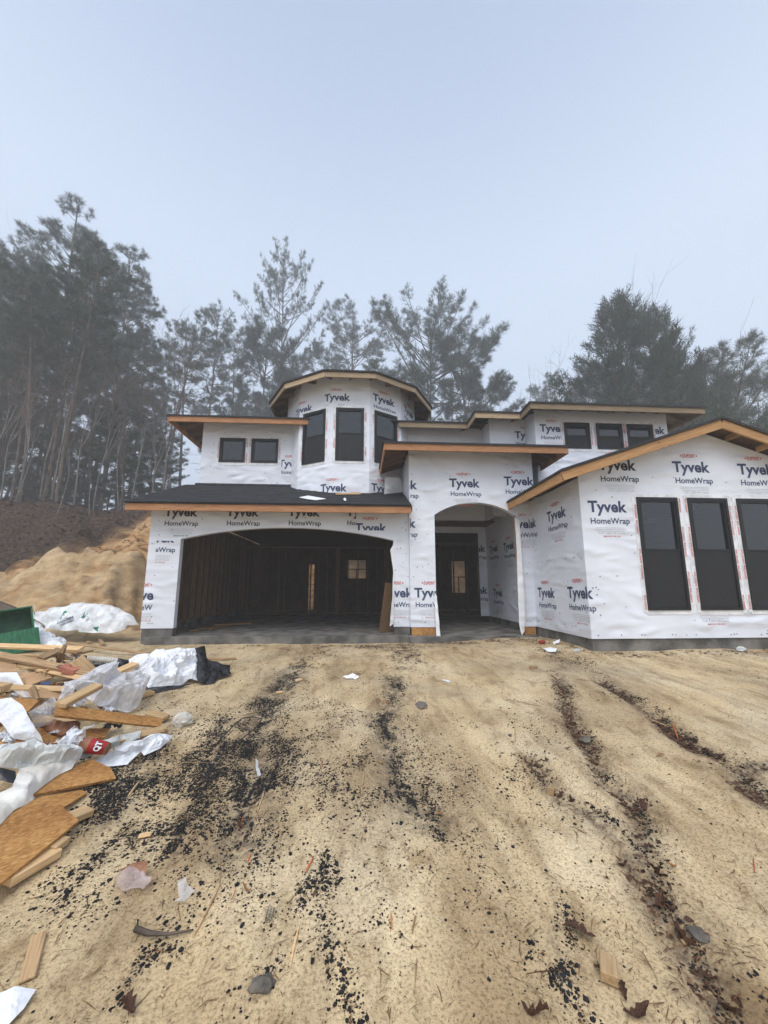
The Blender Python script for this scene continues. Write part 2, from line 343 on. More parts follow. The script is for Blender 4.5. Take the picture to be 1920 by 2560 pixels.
M['leaf_pale'] = pm('dry_tan_leaf', (0.26, 0.12, 0.05), (0.42, 0.22, 0.09), 14, 0.6, 0.5, 30)
M['bark'] = pm('pine_bark', (0.045, 0.034, 0.028), (0.15, 0.115, 0.09), 5, 0.9, 0.8, 14, (1, 1, 0.3))
M['bark_pale'] = pm('pale_bark', (0.10, 0.088, 0.08), (0.20, 0.18, 0.165), 4, 0.9, 0.5, 16, (1, 1, 0.4))
M['twig'] = pm('bare_twigs', (0.09, 0.065, 0.055), (0.16, 0.12, 0.10), 3, 0.9)
M['needles'] = pm('pine_needles', (0.025, 0.045, 0.026), (0.06, 0.085, 0.045), 1.2, 0.7)
M['needles_dark'] = pm('dark_pine_needles', (0.018, 0.034, 0.022), (0.045, 0.07, 0.04), 1.2, 0.7)
M['bag'] = pm('woven_white_bag', (0.60, 0.61, 0.62), (0.80, 0.81, 0.82), 5, 0.5, 0.5, 22)
M['paper'] = pm('white_paper', (0.66, 0.68, 0.73), (0.82, 0.83, 0.86), 5, 0.6, 0.9, 10)
M['paper_dirty'] = pm('dirty_paper', (0.42, 0.38, 0.32), (0.76, 0.74, 0.69), 4, 0.7, 0.8, 10)
M['backer'] = pm('grey_white_membrane', (0.45, 0.46, 0.44), (0.70, 0.71, 0.69), 3, 0.5, 0.9, 8)
M['black_plastic'] = pm('black_plastic', (0.008, 0.008, 0.010), (0.022, 0.022, 0.026), 6, 0.33, 0.5, 16, spec=0.5)
M['film'] = film_material('clear_film', (0.80, 0.80, 0.82), 0.55)
M['film_thick'] = film_material('milky_film', (0.78, 0.79, 0.83), 0.8)
M['film_pink'] = film_material('dirty_film', (0.62, 0.50, 0.48), 0.6)
M['brown_film'] = pm('brown_paper_bag', (0.20, 0.085, 0.045), (0.36, 0.18, 0.10), 7, 0.5, 0.7, 18)
M['cardboard'] = pm('cardboard', (0.34, 0.20, 0.10), (0.50, 0.31, 0.17), 4, 0.8, 0.2, 30)
M['green'] = pm('green_paint', (0.008, 0.085, 0.035), (0.02, 0.15, 0.065), 9, 0.45, 0.4, 24, (1, 4, 1))
M['green_shaded'] = pm('green_paint_shaded', (0.006, 0.05, 0.022), (0.012, 0.085, 0.04), 9, 0.5)  # same green, darkened to paint in the shade of the crate's inside
M['red'] = pm('red_card', (0.26, 0.012, 0.016), (0.40, 0.03, 0.03), 8, 0.4)
M['brick'] = pm('clay_brick', (0.38, 0.13, 0.085), (0.50, 0.20, 0.14), 12, 0.85, 0.4, 50)
M['stone'] = pm('grey_stone', (0.075, 0.066, 0.055), (0.17, 0.15, 0.125), 9, 0.8, 0.6, 30)
M['metal'] = pm('dull_metal', (0.30, 0.27, 0.22), (0.42, 0.38, 0.31), 9, 0.4, metal=0.7)
M['bottle'] = film_material('clear_bottle', (0.72, 0.78, 0.84), 0.45, 0.1)

# ------------------------------------------------------------------ object helpers
def tag(o, label=None, cat=None, group=None, kind=None):
    if label: o['label'] = label
    if cat: o['category'] = cat
    if group: o['group'] = group
    if kind: o['kind'] = kind
    return o
def link(name, me, parent=None):
    o = bpy.data.objects.new(name, me); COL.objects.link(o)
    if parent: o.parent = parent
    return o
def mesh(name, v, f, mats, parent=None, fm=None, smooth=False):
    me = bpy.data.meshes.new(name); me.from_pydata([tuple(map(float, p)) for p in v], [], [tuple(map(int, q)) for q in f])
    for m in (mats if isinstance(mats, (list, tuple)) else [mats]): me.materials.append(M[m] if isinstance(m, str) else m)
    if fm is not None: me.polygons.foreach_set('material_index', np.asarray(fm, dtype=np.int32))
    if smooth: me.polygons.foreach_set('use_smooth', [True] * len(me.polygons))
    me.update(); return link(name, me, parent)
def tri_mesh(name, V_, F_, mat, smooth=False):
    V_ = np.asarray(V_, np.float32); F_ = np.asarray(F_, np.int32); k = F_.shape[1]
    me = bpy.data.meshes.new(name); me.vertices.add(len(V_)); me.vertices.foreach_set('co', V_.ravel())
    me.loops.add(F_.size); me.loops.foreach_set('vertex_index', F_.ravel()); me.polygons.add(len(F_))
    me.polygons.foreach_set('loop_start', np.arange(0, F_.size, k, dtype=np.int32)); me.polygons.foreach_set('loop_total', np.full(len(F_), k, np.int32))
    if smooth: me.polygons.foreach_set('use_smooth', np.ones(len(F_), bool))
    me.materials.append(M[mat] if isinstance(mat, str) else mat); me.update(calc_edges=True); me.validate(); return me
def empty(name, loc=(0, 0, 0)):
    e = bpy.data.objects.new(name, None); COL.objects.link(e); e.location = loc; e.empty_display_size = 0.2; return e
class MB:
    def __init__(s): s.v = []; s.f = []; s.m = []
    def box(s, x0, x1, y0, y1, z0, z1, m=0):
        k = len(s.v)
        s.v += [(x0, y0, z0), (x1, y0, z0), (x1, y1, z0), (x0, y1, z0), (x0, y0, z1), (x1, y0, z1), (x1, y1, z1), (x0, y1, z1)]
        s.f += [tuple(k + i for i in q) for q in ((3, 2, 1, 0), (4, 5, 6, 7), (0, 1, 5, 4), (1, 2, 6, 5), (2, 3, 7, 6), (3, 0, 4, 7))]; s.m += [m] * 6; return s
    def bar(s, a, b, w, t, upv=(0, 0, 1), m=0):          # box along a-b, w across, t along upv
        a, b = Vector(a), Vector(b); d = (b - a).normalized(); x = d.cross(Vector(upv)).normalized(); y = x.cross(d)
        k = len(s.v)
        for p in (a, b):
            for i, j in ((-1, -1), (1, -1), (1, 1), (-1, 1)): s.v.append(tuple(p + x * (w / 2 * i) + y * (t / 2 * j)))
        s.f += [tuple(k + i for i in q) for q in ((3, 2, 1, 0), (4, 5, 6, 7), (0, 1, 5, 4), (1, 2, 6, 5), (2, 3, 7, 6), (3, 0, 4, 7))]; s.m += [m] * 6; return s
    def poly(s, pts, m=0):
        k = len(s.v); s.v += [tuple(p) for p in pts]; s.f.append(tuple(range(k, k + len(pts)))); s.m.append(m); return s
    def prism(s, pts, off, m=0, m2=None):                  # polygon pts extruded by off
        k = len(s.v); n = len(pts); off = Vector(off)
        s.v += [tuple(p) for p in pts] + [tuple(Vector(p) + off) for p in pts]
        s.f += [tuple(range(k, k + n)), tuple(range(k + 2 * n - 1, k + n - 1, -1))]; s.m += [m, m if m2 is None else m2]
        for i in range(n): s.f.append((k + i, k + n + i, k + n + (i + 1) % n, k + (i + 1) % n)); s.m.append(m)
        return s
    def build(s, name, mats, parent=None, smooth=False): return mesh(name, s.v, s.f, mats, parent, s.m, smooth)
def local_bar(name, a, b, w, t, mat, parent=None, upv=(0, 0, 1), bev=0.004):   # own axes along its length, so that the grain runs along it
    a, b = Vector(a), Vector(b); L = (b - a).length; d = (b - a).normalized(); y = Vector(upv).cross(d).normalized(); z = d.cross(y)
    key = ('bar', round(L, 3), w, t, mat, bev)
    if key not in _cache:
        bm = bmesh.new(); bmesh.ops.create_cube(bm, size=1.0); bmesh.ops.scale(bm, vec=(L, w, t), verts=bm.verts)
        if bev: bmesh.ops.bevel(bm, geom=list(bm.edges), offset=min(bev, t * 0.3), segments=1, affect='EDGES')
        me = bpy.data.meshes.new(name); bm.to_mesh(me); bm.free(); me.materials.append(M[mat]); _cache[key] = me
    o = link(name, _cache[key], parent)
    mw = Matrix((d, y, z)).transposed().to_4x4(); mw.translation = (a + b) / 2; o.matrix_world = mw
    if parent: o.matrix_local = mw
    return o
_cache = {}

# ------------------------------------------------------------------ the ground, one sheet
def axis(dense0, dense1, step, lo, hi, grow=1.16):
    a = list(np.arange(dense0, dense1, step)); s, x = step, dense1; right = []
    while x < hi: right.append(x); s *= grow; x += s
    right.append(hi); s, x = step, dense0; left = []
    while x > lo: s *= grow; x -= s; left.append(max(x, lo))
    return np.array(left[::-1] + a + right)
gx = axis(-6.0, 8.0, 0.055, -260, 260, 1.03); gy = axis(0.9, 9.2, 0.05, -120, 320, 1.03)
GX, GY = np.meshgrid(gx, gy)
GZ = gz(GX, GY)
inside = (GX > -4.7) & (GX < 9.0) & (GY > 8.75) & (GY < 17.9)
inside |= (GX > 4.1) & (GX < 9.0) & (GY > 6.6) & (GY < 9)
GZ = np.where(inside, np.minimum(GZ, -0.3), GZ)
nx, ny = len(gx), len(gy); idx = np.arange(nx * ny).reshape(ny, nx)
quads = np.stack([idx[:-1, :-1], idx[:-1, 1:], idx[1:, 1:], idx[1:, :-1]], -1).reshape(-1, 4)
gme = tri_mesh('ground', np.stack([GX, GY, GZ], -1).reshape(-1, 3), quads, 'ground', smooth=True)
x, y = GX.ravel(), GY.ravel()
nn = fbm(x * 0.6, y * 0.6, 71); n2 = fbm(x * 2.2, y * 2.2, 77)
yl = y + 0.12 * np.clip(-x - 9, 0, 30)
litter = sm(yl + 1.8 * nn + 1.6 * np.clip(-x - 11.5, -6, 2.0) - 1.2 * sm(-x, 11.5, 10.0), 16.2, 18.0) * sm(-x, 4, 6) + sm(y + 2 * nn, 21.5, 24) * sm(x, -8, -4)
litter = np.clip(litter, 0, 1)
bank = sm(yl + 1.5 * n2, 13.0, 14.8) * sm(-x, 4, 6) + sm(y + n2, 18.4, 19.2) * sm(x, -8, -4) + (0.42 + 0.5 * sm(n2, -0.1, 0.5)) * sm(y, 9.3, 10.5) * sm(-x, 5, 6.5)
stain = np.zeros_like(x)
for k, wd in (('r1', 0.10), ('r2', 0.12), ('r2b', 0.12), ('r3', 0.07), ('l1', 0.22), ('l2', 0.16)):
    stain = np.maximum(stain, 0.75 * np.exp(-(seg_dist(x, y, _rw[k]) / wd) ** 2))
stain = np.maximum(stain, 0.45 * np.exp(-((y - 8.0) / 0.45) ** 2) * sm(n2, -0.3, 0.3) * sm(x, -1.5, 0.5) * (1 - sm(x, 3.6, 4.2)))
ca = gme.color_attributes.new('soil', 'FLOAT_COLOR', 'POINT')
ca.data.foreach_set('color', np.stack([litter, np.clip(bank, 0, 1), stain, np.ones_like(x)], -1).astype(np.float32).ravel())
ground = link('ground', gme); ground['kind'] = 'structure'

# ------------------------------------------------------------------ printing on the house wrap
def text2d(body, width, offset=0.0, height=None):
    key = ('txt', body, width, offset, height)
    if key in _cache: return _cache[key]
    c = bpy.data.curves.new('t', 'FONT'); c.body = body; c.size = 1.0; c.offset = offset; c.resolution_u = 3; c.fill_mode = 'FRONT'
    o = bpy.data.objects.new('t', c); COL.objects.link(o)
    dg = bpy.context.evaluated_depsgraph_get(); me = bpy.data.meshes.new_from_object(o.evaluated_get(dg))
    v = np.array([q.co[:2] for q in me.vertices]); f = [tuple(p.vertices) for p in me.polygons]
    bpy.data.objects.remove(o); bpy.data.curves.remove(c); bpy.data.meshes.remove(me)
    lo, hi = v.min(0), v.max(0); k = width / (hi[0] - lo[0]); kz = k if height is None else height / (hi[1] - lo[1])
    v = np.stack([(v[:, 0] - (lo[0] + hi[0]) / 2) * k, v[:, 1] * kz], -1)
    _cache[key] = (v, f); return _cache[key]
LM = ['navy', 'red_print', 'grey_print', 'black_print']
def logo_parts(style):
    key = ('logo', style)
    if key in _cache: return _cache[key]
    dark = 3 if style == 'black' else 0
    V_, F_, I_ = [], [], []
    def put(vf, x, z, mi):
        k = len(V_); V_.extend([(p[0] + x, p[1] + z) for p in vf[0]]); F_.extend([tuple(i + k for i in q) for q in vf[1]]); I_.extend([mi] * len(vf[1]))
    put(text2d('Tyvek', 0.74, 0.030), 0, -0.095, dark)
    put(text2d('HomeWrap', 0.74, 0.016), 0.03, -0.315, dark)
    put(text2d('DUPONT', 0.25, 0.02, 0.075), -0.02, 0.185, 1)
    for sx in (-1, 1):
        cx = -0.02 + sx * 0.158
        put((np.array([(cx + sx * 0.022, 0.222), (cx - sx * 0.012, 0.247), (cx - sx * 0.012, 0.197)]), [(0, 1, 2)]), 0, 0, 1)
    for a0 in range(-5, 5):                                     # the oval round the name
        pass
    for z, w in ((-0.395, 0.56), (-0.425, 0.60), (-0.455, 0.52)):
        put((np.array([(-w / 2, 0), (w / 2, 0), (w / 2, 0.007), (-w / 2, 0.007)]), [(0, 1, 2, 3)]), 0.02, z, 2)
    put(text2d('Call 1-800-44-Tyvek', 0.5, 0.0), 0.04, -0.51, 2)
    put(text2d('MADE IN THE USA', 0.32, 0.006), 0.04, -0.56, 1 if style == 'navy' else 3)
    _cache[key] = (np.array(V_), F_, I_); return _cache[key]
def print_mesh(V_, F_, I_, clip):
    bm = bmesh.new(); vs = [bm.verts.new((p[0], 0, p[1])) for p in V_]
    for q, i in zip(F_, I_):
        try: fc = bm.faces.new([vs[k] for k in q]); fc.material_index = i
        except ValueError: pass
    x0, x1, z0, z1 = clip
    for co, no in (((x0, 0, 0), (-1, 0, 0)), ((x1, 0, 0), (1, 0, 0)), ((0, 0, z0), (0, 0, -1)), ((0, 0, z1), (0, 0, 1))):
        bmesh.ops.bisect_plane(bm, geom=bm.verts[:] + bm.edges[:] + bm.faces[:], plane_co=co, plane_no=no, clear_outer=True)
    if not bm.faces: bm.free(); return None
    me = bpy.data.meshes.new('wrap_print'); bm.to_mesh(me); bm.free()
    for k in LM: me.materials.append(M[k])
    return me
class Plane:                                                     # a wall face: origin, direction s as read from outside
    def __init__(s, o, ang): s.o = np.array(o, float); s.a = ang; s.s = np.array([math.cos(ang), math.sin(ang)]); s.n = np.array([math.sin(ang), -math.cos(ang)])
    def hit(s, u, v):
        d = ray(u, v); t = ((s.o - EYE[:2]) @ s.n) / (d[:2] @ s.n); p = EYE + d * t
        return float((p[:2] - s.o) @ s.s), float(p[2])
    def put(s, ob, sv, z, out=0.004):
        p = s.o + s.s * sv + s.n * out
        ob.matrix_local = Matrix.Translation((p[0], p[1], z)) @ Matrix.Rotation(s.a, 4, 'Z')
    def at(s, sv, z, out=0.0):
        p = s.o + s.s * sv + s.n * out; return (float(p[0]), float(p[1]), float(z))
def logo(parent, pl, u, v, clip=(-9, 9, -9, 9), style='navy', px=True, out=0.004):
    sv, z = pl.hit(u, v) if px else (u, v)
    cl = (clip[0] - sv, clip[1] - sv, clip[2] - z, clip[3] - z)
    free = cl[0] < -0.5 and cl[1] > 0.5 and cl[2] < -0.6 and cl[3] > 0.3
    key = ('pm', style)
    if free and key in _cache: me = _cache[key]
    else:
        me = print_mesh(*logo_parts(style), (-9, 9, -9, 9) if free else cl)
        if me is None: return
        if free: _cache[key] = me
    o = link('wrap_print', me, parent); pl.put(o, sv, z, out)
def caps(parent, pl, s0, s1, z0, z1, n, seed, skip=lambda s, z: False, out=0.0055):
    r = random.Random(seed); v, f = [], []
    for i in range(int(n * .62)):
        s_ = r.uniform(s0, s1); z_ = r.uniform(z0, z1) if r.random() > 0.3 else r.choice((z0 + 0.02, z0 + (z1 - z0) * 0.5)) + r.uniform(0, .02)
        if skip(s_, z_): continue
        k = len(v); rad = r.uniform(0.009, 0.0125)
        for q in range(6): v.append(pl.at(s_ + rad * math.cos(q * 1.047), z_ + rad * math.sin(q * 1.047), out))
        f.append(tuple(range(k, k + 6)))
    o = mesh('cap_nails', v, f, 'cap', parent); o['kind'] = 'stuff'

# ------------------------------------------------------------------ the house
H = empty('unfinished_house')
tag(H, 'two storey unfinished house in printed white house wrap with round stair tower', 'house')
def grid_wall(name, pl, s0, s1, z0, z1, holes=(), th=0.14, mats=('wrap', 'osb_shaded'), extra=None):
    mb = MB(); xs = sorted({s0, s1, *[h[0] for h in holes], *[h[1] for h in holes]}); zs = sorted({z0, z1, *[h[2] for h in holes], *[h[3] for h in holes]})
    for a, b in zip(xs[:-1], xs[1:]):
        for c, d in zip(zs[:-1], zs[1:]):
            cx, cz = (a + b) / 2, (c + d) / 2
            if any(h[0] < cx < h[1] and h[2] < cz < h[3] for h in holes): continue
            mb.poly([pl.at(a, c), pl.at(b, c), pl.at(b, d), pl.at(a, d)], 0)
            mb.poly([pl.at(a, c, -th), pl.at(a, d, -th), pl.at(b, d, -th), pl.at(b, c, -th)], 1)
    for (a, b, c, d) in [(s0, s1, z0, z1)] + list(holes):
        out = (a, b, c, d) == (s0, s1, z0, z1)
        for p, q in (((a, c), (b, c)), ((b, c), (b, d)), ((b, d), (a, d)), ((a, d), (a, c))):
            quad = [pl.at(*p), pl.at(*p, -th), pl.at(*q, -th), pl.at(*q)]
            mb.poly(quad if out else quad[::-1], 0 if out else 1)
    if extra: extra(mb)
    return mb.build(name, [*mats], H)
def arch_z(x, a, b, zs, zt):
    c, hw, ri = (a + b) / 2, (b - a) / 2, zt - zs; rad = (hw * hw + ri * ri) / (2 * ri)
    return zt - rad + math.sqrt(max(rad * rad - (x - c) ** 2, 0))
def arch_wall(name, y, x0, x1, z0, z1, a, b, zs, zt, th=0.14, n=20):
    pts = [(x0, z0), (a, z0)] + [(a + (b - a) * i / n, arch_z(a + (b - a) * i / n, a, b, zs, zt)) for i in range(n + 1)] + [(b, z0), (x1, z0), (x1, z1), (x0, z1)]
    return MB().prism([(p[0], y, p[1]) for p in pts], (0, th, 0), 0, 1).build(name, ['wrap', 'osb_shaded'], H)
def window(pl, s0, s1, z0, z1, split=None, tape=(1, 1, 1, 1), prints=0, seed=0):
    mb = MB()
    def b(a, c, d, e, o0, o1):
        mb.prism([pl.at(a, d, o1), pl.at(c, d, o1), pl.at(c, e, o1), pl.at(a, e, o1)], Vector((-pl.n[0], -pl.n[1], 0)) * (o1 - o0))
    w = 0.05
    b(s0, s0 + w, z0, z1, -.07, .03); b(s1 - w, s1, z0, z1, -.07, .03); b(s0 + w, s1 - w, z0, z0 + w, -.07, .03); b(s0 + w, s1 - w, z1 - w, z1, -.07, .03)
    i0, i1, j0, j1 = s0 + w, s1 - w, z0 + w, z1 - w; q = 0.032
    halves = [(j0, j1, 0.0)] if split is None else [(split - 0.002, j1, 0.0), (j0, split, -0.03)]
    for (c, d, off) in halves:
        b(i0, i0 + q, c, d, -.05 + off, .015 + off); b(i1 - q, i1, c, d, -.05 + off, .015 + off); b(i0 + q, i1 - q, c, c + q, -.05 + off, .015 + off); b(i0 + q, i1 - q, d - q, d, -.05 + off, .015 + off)
    o = mb.build('window', 'frame', H)
    for (c, d, off) in halves:
        mesh('pane', [pl.at(i0 + q, c + q, off - .02), pl.at(i1 - q, c + q, off - .02), pl.at(i1 - q, d - q, off - .02), pl.at(i0 + q, d - q, off - .02)], [(0, 1, 2, 3)], 'glass', o)
    if split is not None:
        mesh('insect_screen', [pl.at(i0 + .004, j0 + .004, 0.006), pl.at(i1 - .004, j0 + .004, 0.006), pl.at(i1 - .004, split - .004, 0.006), pl.at(i0 + .004, split - .004, 0.006)], [(0, 1, 2, 3)], 'screen', o)
    t = 0.075; tb = MB(); r = random.Random(seed)
    def tp(a, c, d, e, out): tb.prism([pl.at(a, d + r.uniform(-.01, .01), out), pl.at(c, d + r.uniform(-.01, .01), out), pl.at(c, e + r.uniform(-.01, .01), out), pl.at(a, e + r.uniform(-.01, .01), out)], Vector((-pl.n[0], -pl.n[1], 0)) * 0.004)
    if tape[0]: tp(s0 - t, s0, z0 - .05, z1 + .05, .0065)
    if tape[1]: tp(s1, s1 + t, z0 - .05, z1 + .05, .0065)
    if tape[2]: tp(s0 - .02, s1 + .02, z0 - t, z0, .009)
    if tape[3]: tp(s0 - .02, s1 + .02, z1, z1 + t * .8, .011)
    tb.build('flashing_tape', 'tape', o)
    if prints:
        V_, F_ = [], []; vf = text2d('DUPONT Tyvek', 0.26, 0.02, 0.045)
        for k in range(prints):
            for sx, sd in ((s0 - .035, 0), (s1 + .045, 1)):
                if not tape[sd]: continue
                zc = z0 + (z1 - z0) * (k + 0.35 + 0.3 * ((k + sd + seed) % 2)) / prints
                kk = len(V_); V_ += [pl.at(sx - p[1] + 0.015, zc + p[0], 0.0125) for p in vf[0]]; F_ += [tuple(i + kk for i in f) for f in vf[1]]
        if V_: mesh('tape_print', V_, F_, 'red_print', o)['kind'] = 'stuff'
    return o

GAR_Y, POR_Y, WING_Y = 8.55, 8.45, 6.40
P_gar = Plane((0, GAR_Y), 0); P_por = Plane((0, POR_Y), 0); P_wing = Plane((0, WING_Y), 0); P_side = Plane((3.98, WING_Y), R(-90))
# garage front
gw = arch_wall('garage_wall', GAR_Y, -4.77, 1.10, 0.17, 2.95, -4.08, 0.73, 2.13, 2.41)
def arc_skip(a, b, zs, zt): return lambda s, z: a - 0.03 < s < b + 0.03 and z < arch_z(min(max(s, a), b), a, b, zs, zt) + 0.03
for u in (453, 607, 760): logo(gw, P_gar, u, 1280, style='black', clip=(-9, 9, 2.43 if u > 500 else -9, 9))
SEAM = P_gar.hit(890, 1300)[0]
logo(gw, P_gar, 905, 1280, clip=(-9, SEAM, 2.42, 9), style='black')
patch_pts = [(SEAM, arch_z(SEAM, -4.08, .73, 2.13, 2.41) + .003)] + [(SEAM + (0.73 - SEAM) * i / 6, arch_z(SEAM + (0.73 - SEAM) * i / 6, -4.08, .73, 2.13, 2.41) + .003) for i in range(1, 7)] + [(0.733, 0.18), (1.09, 0.18), (1.09, 2.75), (SEAM + .25, 2.79), (SEAM + .02, 2.72)]
gp = MB().prism([(a, GAR_Y - .006, b) for a, b in patch_pts], (0, .005, 0)).build('wrap_sheet', 'wrap', H)
logo(gp, P_gar, 927, 1320, clip=(SEAM, 1.09, 2.36, 9), out=0.010)
logo(gp, P_gar, 992, 1482, clip=(0.735, 1.09, .18, 9), out=0.010)
logo(gw, P_gar, 395, 1345, clip=(-4.6, -4.09, -9, P_gar.hit(430, 1352)[1]))
logo(gw, P_gar, 360, 1488, clip=(-4.77, P_gar.hit(384, 1488)[0], -9, 9))
caps(gw, P_gar, -4.7, SEAM, .25, 2.7, 90, 1, arc_skip(-4.08, .73, 2.13, 2.41)); caps(gp, P_gar, .76, 1.08, .25, 2.6, 22, 2, out=0.012)
# garage side wall with its studs, partitions, back wall
sw = MB().box(-4.76, -4.74, 8.70, 17.4, .17, 2.95, 0).box(-4.738, -4.62, 8.70, 17.4, .17, .21, 1).box(-4.738, -4.62, 8.70, 17.4, 2.87, 2.94, 1).build('garage_side_wall', ['osb_shaded', 'stud'], H)
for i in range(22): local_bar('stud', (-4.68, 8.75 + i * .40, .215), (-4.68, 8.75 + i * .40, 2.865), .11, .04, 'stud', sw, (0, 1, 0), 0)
pw = MB().box(1.14, 1.16, 8.70, 17.4, .0, 2.95, 0).build('partition_wall', 'osb_shaded', H)
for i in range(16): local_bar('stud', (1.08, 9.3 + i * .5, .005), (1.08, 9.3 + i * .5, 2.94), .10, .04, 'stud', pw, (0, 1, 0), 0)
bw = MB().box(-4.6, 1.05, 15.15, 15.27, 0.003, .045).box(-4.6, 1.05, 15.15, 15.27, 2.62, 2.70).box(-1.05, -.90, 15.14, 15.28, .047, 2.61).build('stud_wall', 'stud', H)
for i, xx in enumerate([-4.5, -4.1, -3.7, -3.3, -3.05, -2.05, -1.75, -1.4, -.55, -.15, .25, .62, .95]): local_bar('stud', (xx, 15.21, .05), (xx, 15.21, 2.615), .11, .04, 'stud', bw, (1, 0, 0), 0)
P_back = Plane((0, 17.5), 0)
back = grid_wall('back_wall', P_back, -4.77, 9.10, 0.0, 5.7, [(-2.45, -2.2, .02, 2.1), (-.70, .22, 1.42, 2.34), (4.25, 4.95, .75, 2.3), (5.5, 5.9, .75, 2.3)], mats=('osb_shaded', 'osb_shaded'))
bw_f = [(-2.45, -2.2, .02, 2.1), (-.70, .22, 1.42, 2.34)]
for (a, b, c, d) in [(-.70, .22, 1.42, 2.34), (4.25, 4.95, .75, 2.3), (5.5, 5.9, .75, 2.3)]:
    mb = MB()
    for t in ((a, a + .03, c, d), (b - .03, b, c, d), (a + .03, b - .03, c, c + .03), (a + .03, b - .03, d - .03, d), (a + .03, b - .03, (c + d) / 2 - .02, (c + d) / 2 + .02), ((a + b) / 2 - .02, (a + b) / 2 + .02, c + .03, (c + d) / 2 - .02)): mb.box(t[0], t[1], 17.52, 17.6, t[2], t[3])
    wfr = mb.build('window_frame', 'frame', H); mesh('pane', [(a + .02, 17.56, c + .02), (b - .02, 17.56, c + .02), (b - .02, 17.56, d - .02), (a + .02, 17.56, d - .02)], [(0, 1, 2, 3)], 'back_glass', wfr)
MB().box(-4.6, 9.0, 10.75, 17.45, 2.96, 3.02).build('upper_floor', 'osb_shaded', H)
MB().box(-4.6, 1.1, 8.70, 10.74, 2.90, 2.94).build('garage_ceiling', 'osb_shaded', H)
MB().box(9.0, 9.12, 6.56, 17.4, .17, 3.0).build('wing_end_wall', 'wrap', H)
# concrete
MB().box(-4.58, 1.05, 8.38, 17.45, -.35, 0).box(1.055, 3.93, 8.22, 17.45, -.35, -.012).box(3.935, 8.95, 8.60, 17.45, -.35, -.004).build('floor_slab', 'concrete', H)
for b_ in ((-4.75, -4.10, 8.57, 8.72, -.4, .168), (-4.75, -4.62, 8.73, 17.4, -.4, .168), (.75, 1.10, 8.56, 8.72, .001, .168), (4.01, 9.08, 6.43, 6.6, -.4, .168), (4.01, 4.2, 6.61, 8.5, -.4, .168), (3.99, 4.09, 8.61, 11.7, -.3, .168)): MB().box(*b_).build('foundation_wall', 'concrete', H)
# porch
pf = arch_wall('porch_wall', POR_Y, 1.10, 4.12, .17, 4.32, 1.69, 3.65, 2.73, 3.04)
a0 = arc_skip(1.69, 3.65, 2.73, 3.04)
logo(pf, P_por, 1161, 1208); logo(pf, P_por, 1297, 1203, clip=(-9, 4.11, 2.8, 9)); logo(pf, P_por, 1004, 1212, clip=(1.115, 9, -9, 9))
logo(pf, P_por, 1000, 1308, clip=(1.115, 1.66, -9, 9)); logo(pf, P_por, 1076, 1482, clip=(1.115, 1.685, .18, 9)); logo(pf, P_por, 1300, 1310, clip=(3.70, 3.97, -9, 9))
caps(pf, P_por, 1.14, 4.08, .25, 4.25, 120, 3, a0)
MB().box(1.13, 1.66, 8.462, 8.578, -.010, .168).build('column_base', 'osb', H); MB().box(3.70, 3.97, 8.462, 8.578, -.010, .168).build('column_base', 'osb', H)
local_bar('corner_stud', (3.635, 8.475, .0), (3.635, 8.475, 2.72), .04, .05, 'fascia', H, (1, 0, 0))
MB().box(1.10, 1.12, 8.60, 10.7, 2.96, 4.30).build('porch_side_wall', 'wrap', H)
P_pin = Plane((3.97, 8.60), R(-90)); P_pin.o = np.array([3.97, 11.55])
pin = MB().box(3.97, 4.10, 8.60, 11.55, .17, 3.95).build('entry_side_wall', 'wrap', H)
for (u, v) in ((1234, 1372), (1245, 1482), (1272, 1365)): logo(pin, P_pin, u, v, clip=(0, 2.93, .2, 3.9))
P_pb = Plane((0, 11.55), 0)
pb = grid_wall('entry_back_wall', P_pb, 1.13, 3.965, .17, 3.95, [(1.9, 3.70, .1701, 2.76)])
for (u, v) in ((1195, 1266), (1110, 1266), (1185, 1372), (1190, 1476)): logo(pb, P_pb, u, v, clip=(1.2 if v < 1300 else 3.71, 3.95, 2.78 if v < 1300 else .2, 9))
MB().box(1.95, 3.93, 11.44, 11.54, 3.02, 3.10).build('door_header', 'stud', H)
MB().box(1.13, 3.96, 8.60, 11.5, 3.96, 4.0).build('porch_ceiling', 'osb_shaded', H)
iw = MB().box(1.3, 8.9, 14.30, 14.42, .0, .045).box(1.3, 8.9, 14.30, 14.42, 2.7, 2.8).build('stud_wall', 'stud', H)
for i in range(14): local_bar('stud', (1.5 + i * .52, 14.36, .05), (1.5 + i * .52, 14.36, 2.69), .11, .04, 'stud', iw, (1, 0, 0), 0)
# wing with the gable
WINS = [(5.05, 5.84), (6.04, 6.82), (7.01, 7.79)]
def gable(mb):
    for out, m in ((0, 0), (-.14, 1)):
        pts = [P_wing.at(3.982, 3.05, out), P_wing.at(9.12, 3.05, out), P_wing.at(9.12, 3.13, out), P_wing.at(6.55, 3.99, out), P_wing.at(3.982, 3.13, out)]
        mb.poly(pts if m == 0 else pts[::-1], m)
wf = grid_wall('wing_wall', P_wing, 3.982, 9.12, .17, 3.05, [(a, b, .65, 2.70) for a, b in WINS], extra=gable)
for k, (a, b) in enumerate(WINS): window(P_wing, a, b, .65, 2.70, 1.71, (1, 1, 1, 1), 5, k)
for u, v in ((1542, 1163), (1727, 1168), (1889, 1174)): logo(wf, P_wing, u, v, style='black' if u < 1700 else 'navy', clip=(4.0, 9, 2.79, 9))
logo(wf, P_wing, 1518, 1267, clip=(4.0, 4.96, -9, P_wing.hit(1500, 1246)[1]))
logo(wf, P_wing, 1655, 1482, clip=(4.0, 4.96, .58, 9))
for u in (1775, 1950): logo(wf, P_wing, u, 1482, clip=(4.0, 9, .19, .55))
